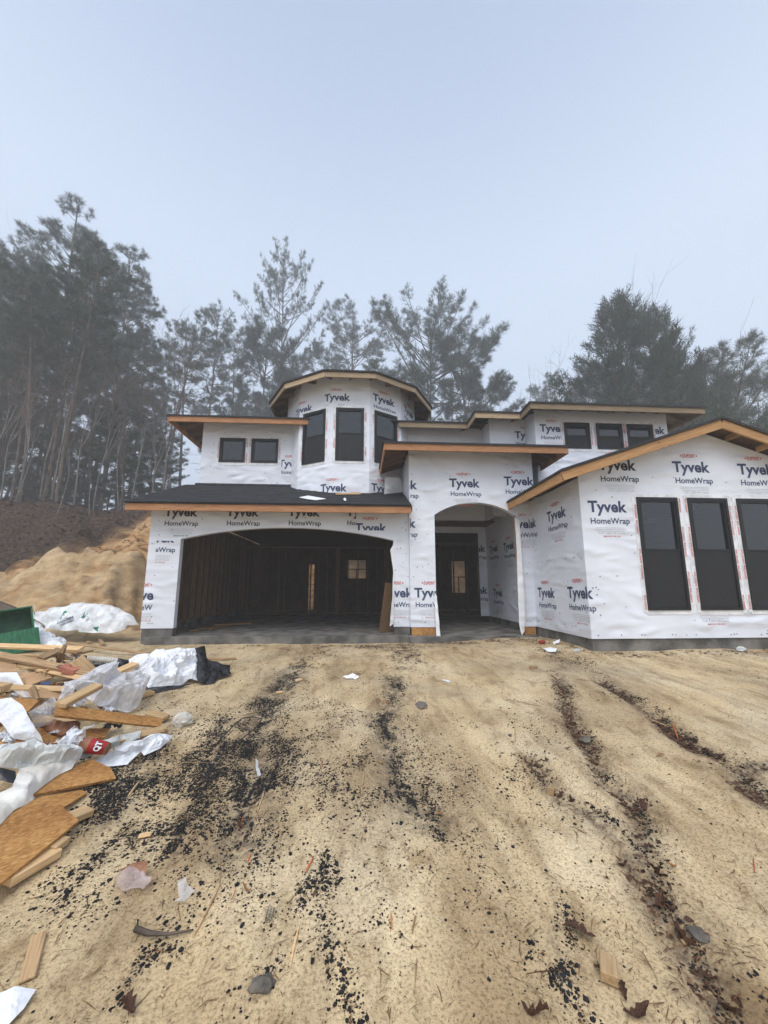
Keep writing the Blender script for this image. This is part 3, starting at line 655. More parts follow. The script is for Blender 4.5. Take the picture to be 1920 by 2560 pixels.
wskip = lambda s, z: any(a - .1 < s < b + .1 and .5 < z < 2.8 for a, b in WINS)
caps(wf, P_wing, 4.0, 7.9, .2, 3.1, 130, 4, wskip)
ws = grid_wall('wing_side_wall', P_side, -2.05, -.003, .17, 3.06, th=.12)
logo(ws, P_side, 1390, 1286); logo(ws, P_side, 1365, 1482); 
_s, _z = P_side.hit(1447, 1482); logo(ws, P_side, _s, _z, clip=(-9, -.004, -9, 9), px=False); logo(wf, P_wing, 3.98 + _s, _z, clip=(3.984, 9, -9, 9), px=False)
logo(ws, P_side, 1322, 1312, clip=(-2.03, 9, -9, 9)); caps(ws, P_side, -2.0, -.05, .25, 2.95, 60, 5)
# second floor: left block, tower, right block
P_b = Plane((0, 10.60), 0)
wb = grid_wall('upper_wall', P_b, -4.69, -1.75, 3.0, 5.85, [(-4.18, -3.44, 4.64, 5.38), (-3.27, -2.49, 4.64, 5.38)])
window(P_b, -4.18, -3.44, 4.64, 5.38, None, (1, 1, 1, 1), 2, 1); window(P_b, -3.27, -2.49, 4.64, 5.38, None, (1, 1, 1, 1), 2, 2)
logo(wb, P_b, 728, 1159, clip=(-2.38, 9, -9, 9)); logo(wb, P_b, 602, 1240, clip=(-9, 9, 3.9, 9)); caps(wb, P_b, -4.6, -1.95, 4.0, 5.7, 50, 6, lambda s, z: -4.3 < s < -2.4 and 4.55 < z < 5.5)
MB().box(-4.69, -4.57, 10.75, 17.4, 3.0, 5.85).build('upper_side_wall', 'wrap', H)
TC, TA = np.array([-.36, 11.60]), 2.0; TW = 2 * TA * math.tan(math.pi / 12)
tw = []
for k in range(-4, 5):
    th = k * math.pi / 6; n_ = np.array([math.sin(th), -math.cos(th)]); pl = Plane(TC + n_ * TA - np.array([math.cos(th), math.sin(th)]) * 0, th)
    hol = [(-.385, .385, 4.41, 5.92)] if abs(k) <= 1 else []
    o = grid_wall('tower_wall', pl, -TW / 2 + .0005, TW / 2 - .0005, 3.0, 6.95, hol, th=.10)
    if hol: window(pl, -.385, .385, 4.41, 5.92, 5.17, (1, 1, 1, 1), 2, k + 9)
    caps(o, pl, -TW / 2 + .05, TW / 2 - .05, 3.7, 6.7, 12, 20 + k, lambda s, z: abs(s) < .48 and 4.3 < z < 6.05 and abs(k) <= 1)
    tw.append((k, o, pl))
def tower_logo(u, v, k0):
    for k, o, pl in tw:
        if k == k0:
            s_, z_ = pl.hit(u, v)
    for k, o, pl in tw:
        ss = s_ + (k0 - k) * TW
        if abs(ss) < TW / 2 + .4:
            if z_ > 6: logo(o, pl, ss, z_, clip=(-TW / 2 + .002, TW / 2 - .002, 6.0 if abs(k) <= 1 else -9, 9), px=False)
            else: logo(o, pl, ss, z_, clip=(-TW / 2 + .002, TW / 2 - .002, -9, 4.32 if abs(k) <= 1 else 9), px=False)
tower_logo(842, 993, 0); tower_logo(960, 1001, 1); tower_logo(832, 1219, 0); tower_logo(957, 1222, 1); tower_logo(752, 1024, -2); tower_logo(1022, 1032, 2)
P_f1, P_f2, P_f3 = Plane((0, 10.55), 0), Plane((0, 9.85), 0), Plane((0, 9.25), 0)
grid_wall('upper_wall', P_f1, 1.25, 3.62, 3.0, 5.85); P_j1 = Plane((3.62, 9.85), R(-90)); grid_wall('upper_wall', P_j1, -.70, -.001, 3.0, 5.85, th=.1)
w2 = grid_wall('upper_wall', P_f2, 3.621, 4.66, 3.0, 5.85); logo(w2, P_f2, 1318, 1088, clip=(3.7, 4.655, -9, 9))
P_j2 = Plane((4.66, 9.25), R(-90)); grid_wall('upper_wall', P_j2, -.60, -.001, 3.0, 5.85, th=.1)
W3 = [(5.47, 6.19), (6.37, 7.12), (7.25, 8.0)]
w3 = grid_wall('upper_wall', P_f3, 4.661, 8.44, 3.0, 5.85, [(a, b, 4.76, 5.50) for a, b in W3])
for k, (a, b) in enumerate(W3): window(P_f3, a, b, 4.76, 5.50, 5.11, (1, 1, 1, 1), 2, k)
logo(w3, P_f3, 1382, 1071, clip=(4.7, 5.38, -9, 9)); logo(w3, P_f3, 1630, 1076, clip=(8.08, 8.43, -9, 9)); caps(w3, P_f3, 4.7, 8.4, 4.2, 5.7, 40, 8, lambda s, z: 5.3 < s < 8.1 and 4.6 < z < 5.6)
MB().box(8.32, 8.44, 9.40, 17.4, 3.0, 5.85).build('upper_side_wall', 'wrap', H)

# ------------------------------------------------------------------ roofs
def slab(pts, th=.045):                                         # roof plane: shingles above, boards below
    mb = MB(); mb.prism(pts, (0, 0, -th), 0, 1); return mb
def board_h(name, a, b, z0, z1, mat, parent, out, t=.038):      # upright board along a-b, outside face on the side of `out`
    a, b = Vector((*a, (z0 + z1) / 2)), Vector((*b, (z0 + z1) / 2)); o_ = Vector((*out, 0)) * (t / 2)
    return local_bar(name, a - o_, b - o_, t, z1 - z0, mat, parent)
# garage shed roof
EZ = 2.88
def shed(y): return EZ + .41 * (y - 8.05)
gr = slab([(-5.08, 8.03, EZ - .008), (1.095, 8.03, EZ - .008), (1.095, 10.72, shed(10.72)), (-5.08, 10.72, shed(10.72))]).build('garage_roof', ['felt', 'osb_shaded'], H)
board_h('fascia', (-5.06, 8.05), (1.09, 8.05), EZ - .20, EZ - .045, 'fascia', gr, (0, -1))
local_bar('rake_board', (-5.06, 8.09, EZ - .12), (-5.06, 10.7, shed(10.66) - .12), .038, .15, 'fascia', gr)
for i in range(16): local_bar('rafter', (-4.9 + i * .4, 8.10, shed(8.10) - .11), (-4.9 + i * .4, 8.54, shed(8.54) - .11), .04, .12, 'stud', gr, bev=0)
MB().prism([(-5.0, 8.56, 2.95), (-4.85, 8.56, 2.95), (-4.85, 10.6, 2.95), (-5.0, 10.6, 2.95)], (0, 0, .02)).build('soffit_board', 'osb_shaded', H)
v, f = [], []; rr = random.Random(3)
for row in range(20):
    y0 = 8.0 + row * .137; xx = -5.12 + rr.uniform(-.3, 0)
    while xx < 1.09:
        wd = rr.uniform(.16, .34); xa, xb = max(xx + .004, -5.12), min(xx + wd, 1.09); dz = rr.uniform(.004, .012); dy = rr.uniform(-.01, .01)
        if xb - xa > .04:
            k = len(v); ya, yb = y0 + dy, y0 + .19
            for (px, py, h) in ((xa, ya, .008 + dz), (xb, ya, .008 + dz), (xb, yb, .003), (xa, yb, .003)): v.append((px, py, shed(py) + h))
            for (px, py, h) in ((xa, ya, -.002), (xb, ya, -.002)): v.append((px, py, shed(py) + h))
            f += [(k, k + 1, k + 2, k + 3), (k + 4, k + 5, k + 1, k)]
        xx += wd
o = mesh('shingles', v, f, 'shingle', gr); o['kind'] = 'stuff'
MB().box(-4.78, -1.9, 10.56, 10.599, shed(10.56) - .02, shed(10.6) + .07).build('flashing_strip', 'felt', gr)
def hip(name, x0, x1, y0, y1, zt, slope, fmat, fasc, rafters=(), deck='osb_shaded', fh=.155):
    hw = min(x1 - x0, y1 - y0) / 2; zr = zt + slope * hw
    if x1 - x0 >= y1 - y0: A, B = (x0 + hw, (y0 + y1) / 2, zr), (x1 - hw, (y0 + y1) / 2, zr)
    else: A, B = ((x0 + x1) / 2, y0 + hw, zr), ((x0 + x1) / 2, y1 - hw, zr)
    e = .03; c = [(x0 - e, y0 - e, zt - e * slope), (x1 + e, y0 - e, zt - e * slope), (x1 + e, y1 + e, zt - e * slope), (x0 - e, y1 + e, zt - e * slope)]
    if x1 - x0 >= y1 - y0: fs = [[c[0], c[1], B, A], [c[2], c[3], A, B], [c[3], c[0], A], [c[1], c[2], B]]
    else: fs = [[c[0], c[1], A], [c[2], c[3], B], [c[3], c[0], A, B], [c[1], c[2], B, A]]
    mb = MB()
    for q in fs:
        mb.poly(q, 0); mb.poly([(p[0], p[1], p[2] - .045) for p in reversed(q)], 1)
    for i in range(4):
        p, q = c[i], c[(i + 1) % 4]; mb.poly([(p[0], p[1], p[2] - .045), (q[0], q[1], q[2] - .045), q, p], 0)
    o = mb.build(name, ['shingle', deck], H)
    for side, a, b in fasc:
        if side == 'F': board_h('fascia', (a, y0), (b, y0), zt - .05 - fh, zt - .05, fmat, o, (0, -1))
        if side == 'L': board_h('fascia', (x0, a), (x0, b), zt - .05 - fh, zt - .05, fmat, o, (-1, 0))
        if side == 'R': board_h('fascia', (x1, a), (x1, b), zt - .05 - fh, zt - .05, fmat, o, (1, 0))
    for side, a, b, step, L in rafters:
        n = int((b - a) / step)
        for i in range(n + 1):
            t = a + i * step
            zz = lambda d: zt - .05 - .075 + slope * d
            if side == 'F': local_bar('rafter', (t, y0 + .04, zz(.04)), (t, y0 + L, zz(L)), .04, .13, 'stud', o, bev=0)
            if side == 'L': local_bar('rafter', (x0 + .04, t, zz(.04)), (x0 + L, t, zz(L)), .04, .13, 'stud', o, bev=0)
            if side == 'R': local_bar('rafter', (x1 - .04, t, zz(.04)), (x1 - L, t, zz(L)), .04, .13, 'stud', o, bev=0)
    return o
hip('upper_roof', -5.42, 3.75, 10.0, 18.0, 5.80, .41, 'fascia', [('F', -5.38, -1.55), ('L', 10.04, 17.9)], [('F', -4.6, -2.0, .42, .62), ('L', 10.7, 17.5, .5, .74)])
board_h('fascia', (1.02, 10.0), (3.03, 10.0), 5.80 - .205, 5.75, 'fascia_pale', H, (0, -1))
hip('upper_roof', 3.03, 6.2, 9.29, 18.0, 5.80, .41, 'fascia_pale', [('F', 3.03, 4.30), ('L', 9.33, 10.02)], [('F', 3.7, 4.3, .3, .6)])
hip('upper_roof', 4.30, 9.06, 8.70, 18.0, 5.80, .41, 'fascia_pale', [('F', 4.30, 9.06), ('L', 8.74, 9.32), ('R', 8.74, 17.9)], [('F', 4.8, 8.4, .42, .58), ('R', 9.3, 17.3, .5, .62)], deck='fascia_pale')
hip('porch_roof', .47, 4.74, 7.90, 11.2, 4.30, .33, 'fascia', [('F', .47, 4.74), ('L', 7.94, 10.5), ('R', 7.94, 9.2)], [('F', 1.0, 4.3, .42, .55), ('L', 8.4, 10.2, .45, .6), ('R', 8.4, 9.2, .4, .55)])
# tower roof
EA, ezt = 2.52, 6.72; ring = [(TC[0] + EA / math.cos(math.pi / 12) * math.sin(math.pi / 6 * k + math.pi / 12), TC[1] - EA / math.cos(math.pi / 12) * math.cos(math.pi / 6 * k + math.pi / 12)) for k in range(12)]
apex = (TC[0], TC[1], ezt + .41 * EA)
mb = MB(); big = [(TC[0] + (p[0] - TC[0]) * 1.015, TC[1] + (p[1] - TC[1]) * 1.015) for p in ring]
for k in range(12):
    a, b = big[k], big[(k + 1) % 12]
    mb.poly([(*a, ezt), (*b, ezt), apex], 0); mb.poly([(*b, ezt - .045), (*a, ezt - .045), (apex[0], apex[1], apex[2] - .045)], 1); mb.poly([(*a, ezt - .045), (*b, ezt - .045), (*b, ezt), (*a, ezt)], 0)
tr = mb.build('tower_roof', ['shingle', 'osb_shaded'], H)
for k in range(12):
    a, b = ring[k], ring[(k + 1) % 12]; th = math.pi / 6 * (k + 1); n_ = (math.sin(th), -math.cos(th))
    if n_[1] > .6: continue
    board_h('fascia', a, b, ezt - .195, ezt - .05, 'fascia_pale', tr, n_)
    for t in (0.0, 0.5):
        p = Vector((*a, 0)).lerp(Vector((*b, 0)), t); d = (Vector((*TC, 0)) - p).normalized()
        local_bar('rafter', (p.x + d.x * .06, p.y + d.y * .06, ezt - .12 + .025), (p.x + d.x * .62, p.y + d.y * .62, ezt - .12 + .25), .04, .11, 'stud', tr, bev=0)
# wing gable roof
WL, WR_, WP, wz, pz, y0, y1 = 3.46, 9.64, 6.55, 3.09, 4.14, 6.0, 9.24
mb = MB(); e = .03; ez_ = wz - e * .34
for q in ([(WL - e, y0 - e, ez_), (WP, y0 - e, pz), (WP, y1, pz), (WL - e, y1 if False else 8.44, ez_)], ):
    pass
lf = [(WL - e, y0 - e, ez_), (WP, y0 - e, pz), (WP, y1, pz), (4.2, y1, wz + .34 * (4.2 - WL)), (4.2, 8.44, wz + .34 * (4.2 - WL)), (WL - e, 8.44, ez_)]
rf = [(WP, y0 - e, pz), (WR_ + e, y0 - e, ez_), (WR_ + e, y1, ez_), (WP, y1, pz)]
for q in (lf, rf): mb.prism(q, (0, 0, -.045), 0, 1)
wr = mb.build('wing_roof', ['shingle', 'osb_shaded'], H)
def rz(x): return wz + .34 * (x - WL if x < WP else WR_ - x)
for xa, xb in ((WL, WP), (WP, WR_)):
    za, zb = rz(xa) - .135, rz(xb) - .135
    pts = [(xa, y0, rz(xa) - .05), (xb, y0, rz(xb) - .05), (xb, y0, rz(xb) - .215), (xa, y0, rz(xa) - .215)]
    a, b = Vector((xa, y0 + .02, za)), Vector((xb, y0 + .02, zb)); d = (b - a).normalized()
    local_bar('rake_board', a - d * .0, b + d * .0, .038, .16, 'fascia_gold', wr)
board_h('fascia', (WL, y0 + .042), (WL, 8.44), wz - .215, wz - .05, 'fascia_gold', wr, (-1, 0))
for i in range(6): local_bar('rafter', (WL + .045, 6.42 + i * .38, rz(WL + .045) - .115), (3.97, 6.42 + i * .38, rz(3.97) - .115), .04, .12, 'stud', wr, bev=0)
for xx in (4.3, 5.3, 6.1, 7.0, 7.6, 8.2): local_bar('lookout', (xx, y0 + .045, rz(xx) - .10), (xx, 6.395, rz(xx) - .10), .04, .10, 'fascia_gold', wr, bev=0)

# ------------------------------------------------------------------ trees
def tubes(lines, sides=4):
    V_, F_ = [], []
    for pts, r0, r1 in lines:
        n = len(pts); k0 = len(V_); P = [Vector(p) for p in pts]
        for i, p in enumerate(P):
            d = (P[min(i + 1, n - 1)] - P[max(i - 1, 0)]).normalized(); a = d.orthogonal().normalized() if abs(d.z) < .9 else Vector((1, 0, 0)).cross(d).normalized(); b = d.cross(a)
            rad = r0 + (r1 - r0) * i / (n - 1)
            for q in range(sides):
                t = 6.2832 * q / sides; V_.append(p + (a * math.cos(t) + b * math.sin(t)) * rad)
        for i in range(n - 1):
            for q in range(sides):
                A = k0 + i * sides + q; B = k0 + i * sides + (q + 1) % sides; F_.append((A, B, B + sides, A + sides))
    return np.array([tuple(p) for p in V_]), np.array(F_)
def needle_mesh(P, D, n, L, w, rng, name, mat, spread=0.9):
    P = np.repeat(np.asarray(P), n, 0); D = np.repeat(np.asarray(D), n, 0)
    d = D + rng.normal(0, spread * .6, P.shape); d /= np.linalg.norm(d, axis=1)[:, None] + 1e-9
    s = rng.normal(0, 1, P.shape); s -= (s * d).sum(1)[:, None] * d; s /= np.linalg.norm(s, axis=1)[:, None] + 1e-9
    ln = (L * rng.uniform(.6, 1.25, len(P)))[:, None]; P = P + rng.normal(0, .05, P.shape)
    Vv = np.stack([P - s * w / 2, P + s * w / 2, P + d * ln], 1).reshape(-1, 3)
    return tri_mesh(name, Vv, np.arange(len(Vv)).reshape(-1, 3), mat)
def pine(seed, Hh=20.0, cb=.45, cr=3.2, shape=0, up=.35, tuft=1.0, bend=.4, nl=.27, npt=15, mat='needles'):
    r = random.Random(seed); rng = np.random.default_rng(seed); lines, P, D = [], [], []
    lx, ly = r.uniform(-bend, bend), r.uniform(-bend, bend); ph = r.uniform(0, 6)
    def tp(t): return Vector((lx * t * t + .12 * math.sin(ph + 5 * t), ly * t * t + .12 * math.cos(ph + 4 * t), Hh * t))
    r0 = .0065 * Hh + .02
    lines_t = [([tp(i / 12) for i in range(13)], r0, .03)]
    z = cb * .55
    while z < cb:                                                 # dead stubs below the crown
        a = r.uniform(0, 6.28); p = tp(z); L = r.uniform(.5, 1.8)
        lines.append(([p, p + Vector((math.cos(a) * L * .6, math.sin(a) * L * .6, -.05)), p + Vector((math.cos(a) * L, math.sin(a) * L, r.uniform(-.3, .2)))], .022, .005)); z += r.uniform(.008, .03)
    t = cb
    while t < .985:
        q = (t - cb) / (1 - cb)
        prof = (1 - q) ** .75 * (.55 + .45 * min(1, q * 5)) + .12 if shape == 0 else (math.sin(math.pi * (0.18 + .78 * q)) ** .8 + .06 if shape == 1 else (1 - q) ** 1.05 + .05)
        for _ in range(r.choice((2, 3, 4)) if shape != 2 else 4):
            if r.random() < .12: continue
            a = r.uniform(0, 6.28); L = cr * prof * r.uniform(.55, 1.2); el = up * (.25 + 1.5 * q) + r.uniform(-.2, .25) - (.15 if q < .25 else 0)
            base = tp(t + r.uniform(-.008, .008)); dr = Vector((math.cos(a), math.sin(a), 0)); pts = [base]
            for s_ in (.3, .6, .85, 1.0):
                pts.append(base + dr * L * s_ * math.cos(el * .8) + Vector((r.uniform(-.1, .1), r.uniform(-.1, .1), L * s_ * math.sin(el) + .22 * L * s_ * s_)))
            lines.append((pts, .010 * L + .012, .006))
            nt_ = int((6 + 4.2 * L) * tuft)
            for k in range(nt_):
                s_ = r.uniform(.32, 1.0) ** .8; i = min(int(s_ * 4), 3); c = pts[i].lerp(pts[i + 1], (s_ * 4) % 1)
                tw = Vector((r.gauss(0, 1), r.gauss(0, 1), r.gauss(.35 + up, .6))).normalized(); tl = r.uniform(.2, .55) * (.6 + .25 * L * (1.1 - s_))
                e = c + (tw + dr * .7).normalized() * tl
                if r.random() < .4: lines.append(([c, e], .007, .004))
                if shape == 2:                                    # upright bottle-brush shoots
                    sh = (Vector((0, 0, 1)) + tw * .25 + dr * .35).normalized(); Ls = r.uniform(.3, .85)
                    lines.append(([c, e, e + sh * Ls], .008, .004))
                    for m_ in range(5): P.append(e + sh * Ls * m_ / 4); D.append(sh)
                    continue
                for m_ in range(2):
                    P.append(e - (e - c) * m_ * .35); D.append((tw + dr * .5 + Vector((0, 0, .5 + (1.2 if shape == 2 else 0)))).normalized())
        t += r.uniform(.014, .03) * (20 / Hh) ** .5
    top = tp(1.0)
    for k in range(10): P.append(top + Vector((r.gauss(0, .12), r.gauss(0, .12), -.1 * k))); D.append((r.gauss(0, .3), r.gauss(0, .3), 1))
    v1, f1 = tubes(lines_t, 8); v2, f2 = tubes(lines, 3)
    tm = tri_mesh('trunk', np.vstack([v1, v2]), np.vstack([np.asarray(f1), np.asarray(f2) + len(v1)]), 'bark', True)
    return tm, needle_mesh(P, D, npt, nl, .026 if shape == 2 else .018, rng, 'crown', mat, .75 if shape == 2 else 1.0)
def bare(seed, Hh=14.0, spread=.55, mat='twig', trunk_mat='bark_pale', lean=.3):
    r = random.Random(seed); T, Bl = [], []
    def grow(p, d, L, rad, lvl):
        pts = [p]; dd = d.copy()
        for i in range(3):
            jj = .03 if lvl == 0 else .10; dd = (dd + Vector((r.gauss(0, jj), r.gauss(0, jj), r.gauss(.06, .05)))).normalized(); pts.append(pts[-1] + dd * L / 3)
        (T if lvl < 2 else Bl).append((pts, rad, rad * .62))
        if lvl >= 5: return
        n = r.choice((2, 3)) if lvl else r.choice((2, 3, 3))
        for k in range(n):
            a = r.uniform(0, 6.28); o = dd.orthogonal().normalized(); o = Matrix.Rotation(a, 3, dd) @ o
            grow(pts[-1] if r.random() < .6 else pts[2], (dd + o * r.uniform(.35, 1.0) * spread).normalized(), L * r.uniform(.52, .8), rad * .55, lvl + 1)
        if lvl >= 1:
            for k in range(2):
                o = Matrix.Rotation(r.uniform(0, 6.28), 3, dd) @ dd.orthogonal().normalized()
                Bl.append(([pts[1 + k], pts[1 + k] + (dd * .5 + o * .6) * L * .4], rad * .25, rad * .08))
    grow(Vector((0, 0, 0)), Vector((r.uniform(-lean, lean) * .4, r.uniform(-lean, lean) * .4, 1)).normalized(), Hh * .46, .0052 * Hh + .012, 0)
    v1, f1 = tubes(T, 6); v2, f2 = tubes(Bl, 3)
    return tri_mesh('trunk', v1, f1, trunk_mat, True), tri_mesh('branches', v2, f2, mat)

PV = {   # species and habits: (trunk mesh, crown mesh, height)
 'tallA': (*pine(11, 22, .42, 3.6, 0, .35, 1.1), 22), 'tallB': (*pine(12, 22, .52, 3.0, 1, .30, 1.2), 22), 'tallC': (*pine(13, 22, .58, 2.6, 1, .25, 1.2, bend=1.2), 22),
 'tallD': (*pine(14, 22, .36, 3.2, 0, .30, 1.25, mat='needles_dark'), 22), 'tallE': (*pine(15, 22, .62, 2.8, 1, .35, 1.1, bend=1.0), 22),
 'big': (*pine(16, 22, .30, 4.6, 1, .40, 1.25, nl=.25), 22), 'wide': (*pine(17, 16, .34, 5.2, 1, .45, 1.35), 16), 'dense': (*pine(18, 14, .22, 3.0, 1, .3, 2.0, mat='needles_dark'), 14),
 'young': (*pine(19, 13, .06, 3.7, 2, .44, .85, nl=.26, npt=9, mat='needles_dark'), 13), 'flat': (*pine(20, 11, .15, 5.0, 1, .12, 1.6), 11),
 'bareA': (*bare(31, 15), 15), 'bareB': (*bare(32, 13, .75), 13), 'bareC': (*bare(33, 9, .45, lean=.25), 9), 'sapling': (*bare(34, 7, .42, lean=.3), 7)}
def _real_height(k):
    for me in PV[k][:2]: pass
    zz = [max(v.co.z for v in me.vertices) for me in PV[k][:2]]; return max(zz)
PH = {k: _real_height(k) for k in PV}
def tree(kind, name, u, vt, Y, label, group=None, wide=1.0, rot=None, X=None):
    tm, cm, _ = PV[kind]; top = at_y(u, vt, Y); bx = top[0] if X is None else X; bz = float(gz(bx, Y)) - .1
    k = (top[2] - bz) / PH[kind]
    e = empty(name, (bx, Y, bz)); e.rotation_euler = (random.uniform(-.02, .02), random.uniform(-.03, .03), random.uniform(0, 6.28) if rot is None else rot); e.scale = (k * wide, k * wide, k)
    link('trunk', tm, e); link('branches' if 'bare' in kind or kind == 'sapling' else 'crown', cm, e)
    return tag(e, label, 'tree', group)
T_ = tree
T_('bareA', 'bare_tree', 120, 500, 30.8, 'tall leafless tree reaching above the pines at far left')
T_('tallD', 'pine_tree', 222, 518, 33.6, 'tallest dark pine in the left wood, pointed top against the sky')
T_('tallA', 'pine_tree', 330, 610, 34.3, 'rounded tall pine at the right edge of the left wood')
T_('tallB', 'pine_tree', 300, 660, 37.8, 'slim pine close behind the rounded pine of the left wood')
T_('tallE', 'pine_tree', 448, 790, 40.6, 'thin pine above the left tip of the upper eave')
T_('tallB', 'pine_tree', 535, 768, 52.0, 'tufted pine above the two small upper windows')
T_('tallC', 'pine_tree', 598, 815, 62.0, 'faint slender pine right of the tufted pine above the upper windows')
T_('tallC', 'pine_tree', 492, 800, 62.0, 'pale background pine between the two pines over the left eave')
T_('big', 'pine_tree', 722, 632, 52.0, 'large isolated pine rising behind the left side of the tower roof', wide=.62)
T_('dense', 'pine_tree', 655, 795, 47.0, 'short dense pine left of the large pine behind the tower', wide=.9)
T_('tallB', 'pine_tree', 882, 775, 62.0, 'palest pine in the fog just above the tower roof', wide=1.3)
T_('tallE', 'pine_tree', 800, 850, 62.0, 'low foggy pine between the large pine and the palest pine')
T_('wide', 'pine_tree', 1070, 740, 48.0, 'broad flat topped pine with forked trunk right of the tower', wide=1.0)
T_('dense', 'pine_tree', 1150, 830, 44.0, 'dense low pine beside the broad pine right of the tower', wide=1.15)
T_('bareB', 'bare_tree', 1262, 838, 62.0, 'pale leafless tree in the gap right of the tower', wide=1.2)
T_('bareC', 'bare_tree', 1365, 905, 42.0, 'small faint leafless tree left of the bushy pine at right')
T_('young', 'pine_tree', 1535, 718, 27.3, 'bushy young pine with upright shoots above the right roof', wide=1.45)
T_('young', 'pine_tree', 1650, 742, 26.6, 'second bushy pine leader just right of the bushy young pine', wide=1.0, rot=1.3)
T_('flat', 'pine_tree', 1800, 900, 32.2, 'low spreading pine behind the gable peak', wide=1.15)
T_('flat', 'pine_tree', 1700, 885, 35.0, 'grey spreading pine between the bushy pine and the gable', wide=1.0, rot=2.0)
T_('bareB', 'bare_tree', 1880, 868, 37.8, 'thin leafless tree at the right edge of the photo')
T_('bareC', 'bare_tree', 1460, 880, 37.8, 'leafless tree half hidden behind the left side of the bushy pine')
rt_ = random.Random(5)
env = lambda u: np.interp(u, [-160, 0, 100, 220, 300, 370, 420, 480], [600, 590, 575, 560, 640, 720, 850, 900])
kinds = ['tallA', 'tallD', 'tallB', 'tallC', 'tallE', 'tallD']
for i in range(33):
    Y = rt_.uniform(23, 50); u = -170 + i * 19 + rt_.uniform(-14, 14)
    if u > 330: Y = rt_.uniform(34, 58)
    T_(kinds[i % 6], 'pine_tree', u, float(env(u)) + rt_.uniform(10, 270), Y, 'one of the crowded tall pines in the dim wood left of the house', 'pines of the left wood')
for i in range(14):
    T_(kinds[i % 6], 'pine_tree', -200 - i * 52 + rt_.uniform(-20, 20), 620 + rt_.uniform(0, 160), rt_.uniform(24, 40), 'one of the crowded tall pines in the dim wood left of the house', 'pines of the left wood')
for i in range(12):
    T_('dense', 'pine_tree', -150 + i * 48 + rt_.uniform(-20, 20), rt_.uniform(900, 1120), rt_.uniform(24, 38), 'one of the low dark evergreens filling the left wood', 'low evergreens of the left wood', wide=1.3)
for i in range(22):
    u = -120 + i * 27 + rt_.uniform(-12, 12); Y = rt_.uniform(17.5, 27)
    T_(('bareC', 'sapling', 'bareA')[i % 3], 'bare_tree', u, rt_.uniform(850, 1130) if i % 3 else rt_.uniform(760, 900), Y, 'one of the thin leafless understorey trees among the left pines', 'leafless trees of the left wood')
for i in range(16):
    u = 640 + i * 82 + rt_.uniform(-25, 25); T_(('tallE', 'dense', 'bareB')[i % 3], 'pine_tree' if i % 3 < 2 else 'bare_tree', u, rt_.uniform(900, 985), rt_.uniform(46, 60), 'one of the faint low trees in the fog behind the roofs', 'far trees in the fog')

# ------------------------------------------------------------------ black gravel, grit and pine straw on the ground
DENS = [  # (polyline in the photograph, reach in pixels, weight)
 (STREAKS_PX['l1'], 26, 1.25), (STREAKS_PX['l2'], 15, 1.2), ([(360,2330),(330,2430),(280,2560)], 14, .5), ([(690,2370),(640,2450),(570,2570)], 16, .6), ([(840,2280),(822,2420),(868,2570)], 18, .45), ([(1395,2260),(1420,2470),(1500,2570)], 20, .5), ([(1000,2200),(960,2330)], 40, .12), ([(150,2230),(260,2300)], 40, .15), (STREAKS_PX['r1'], 12, .75), (STREAKS_PX['r2'], 9, .8), (STREAKS_PX['r2b'], 12, .7), (STREAKS_PX['r3'], 10, .5),
 ([(560,1800),(535,1900),(520,1960),(470,2040),(430,2120)], 34, .9), ([(690,1850),(680,1920),(640,2020),(600,2090)], 40, .9), ([(355,1890),(310,1960),(260,2030)], 44, 1.6), ([(270,2060),(240,2130)], 34, .8), ([(460,2040),(440,2150)], 26, .8),
 ([(340,2080),(330,2130)], 24, .7), ([(200,2150),(180,2180)], 24, .5), ([(320,1930),(620,1930)], 100, .55), ([(280,2050),(640,2060)], 90, .5), ([(560,1830),(1000,1830)], 120, .24), ([(700,2020),(1150,2030)], 110, .36), ([(330,2180),(900,2200)], 90, .12), ([(820,1960),(850,2060),(830,2150),(840,2280)], 26, .45),
 ([(690,2110),(670,2150)], 30, .7), ([(780,2160),(750,2240)], 18, .4), ([(960,2080),(970,2140)], 22, .6), ([(1080,2060),(1120,2110)], 22, .45), ([(890,1880),(900,1930)], 12, .5), ([(830,2340),(840,2420)], 26, .55), ([(870,2500),(840,2470)], 20, .3),
 ([(640,2440),(590,2520),(560,2580)], 22, .7), ([(460,2380),(350,2400)], 22, .35), ([(400,2330),(360,2420)], 16, .4), ([(1380,2310),(1410,2400),(1400,2470)], 26, .75), ([(1340,2330),(1300,2400)], 14, .25), ([(1170,1900),(1250,1960)], 60, .14), ([(1330,1800),(1310,1990)], 50, .14),
 ([(1380,1630),(1430,1650)], 26, .8), ([(1000,1620),(1030,1650)], 30, .6), ([(450,1700),(560,1720)], 60, .10), ([(430,1780),(480,1790)], 26, .4), ([(1600,2080),(1640,2200)], 18, .45), ([(1050,2000),(1110,2080)], 26, .3)]
def density(u, v):
    d = np.zeros_like(u)
    for pl, rad, w in DENS: d = np.maximum(d, w * np.exp(-(seg_dist(u, v, pl) / rad) ** 2))
    return d
DW = [([G(u, v) for u, v in pl], rad, w) for pl, rad, w in DENS]
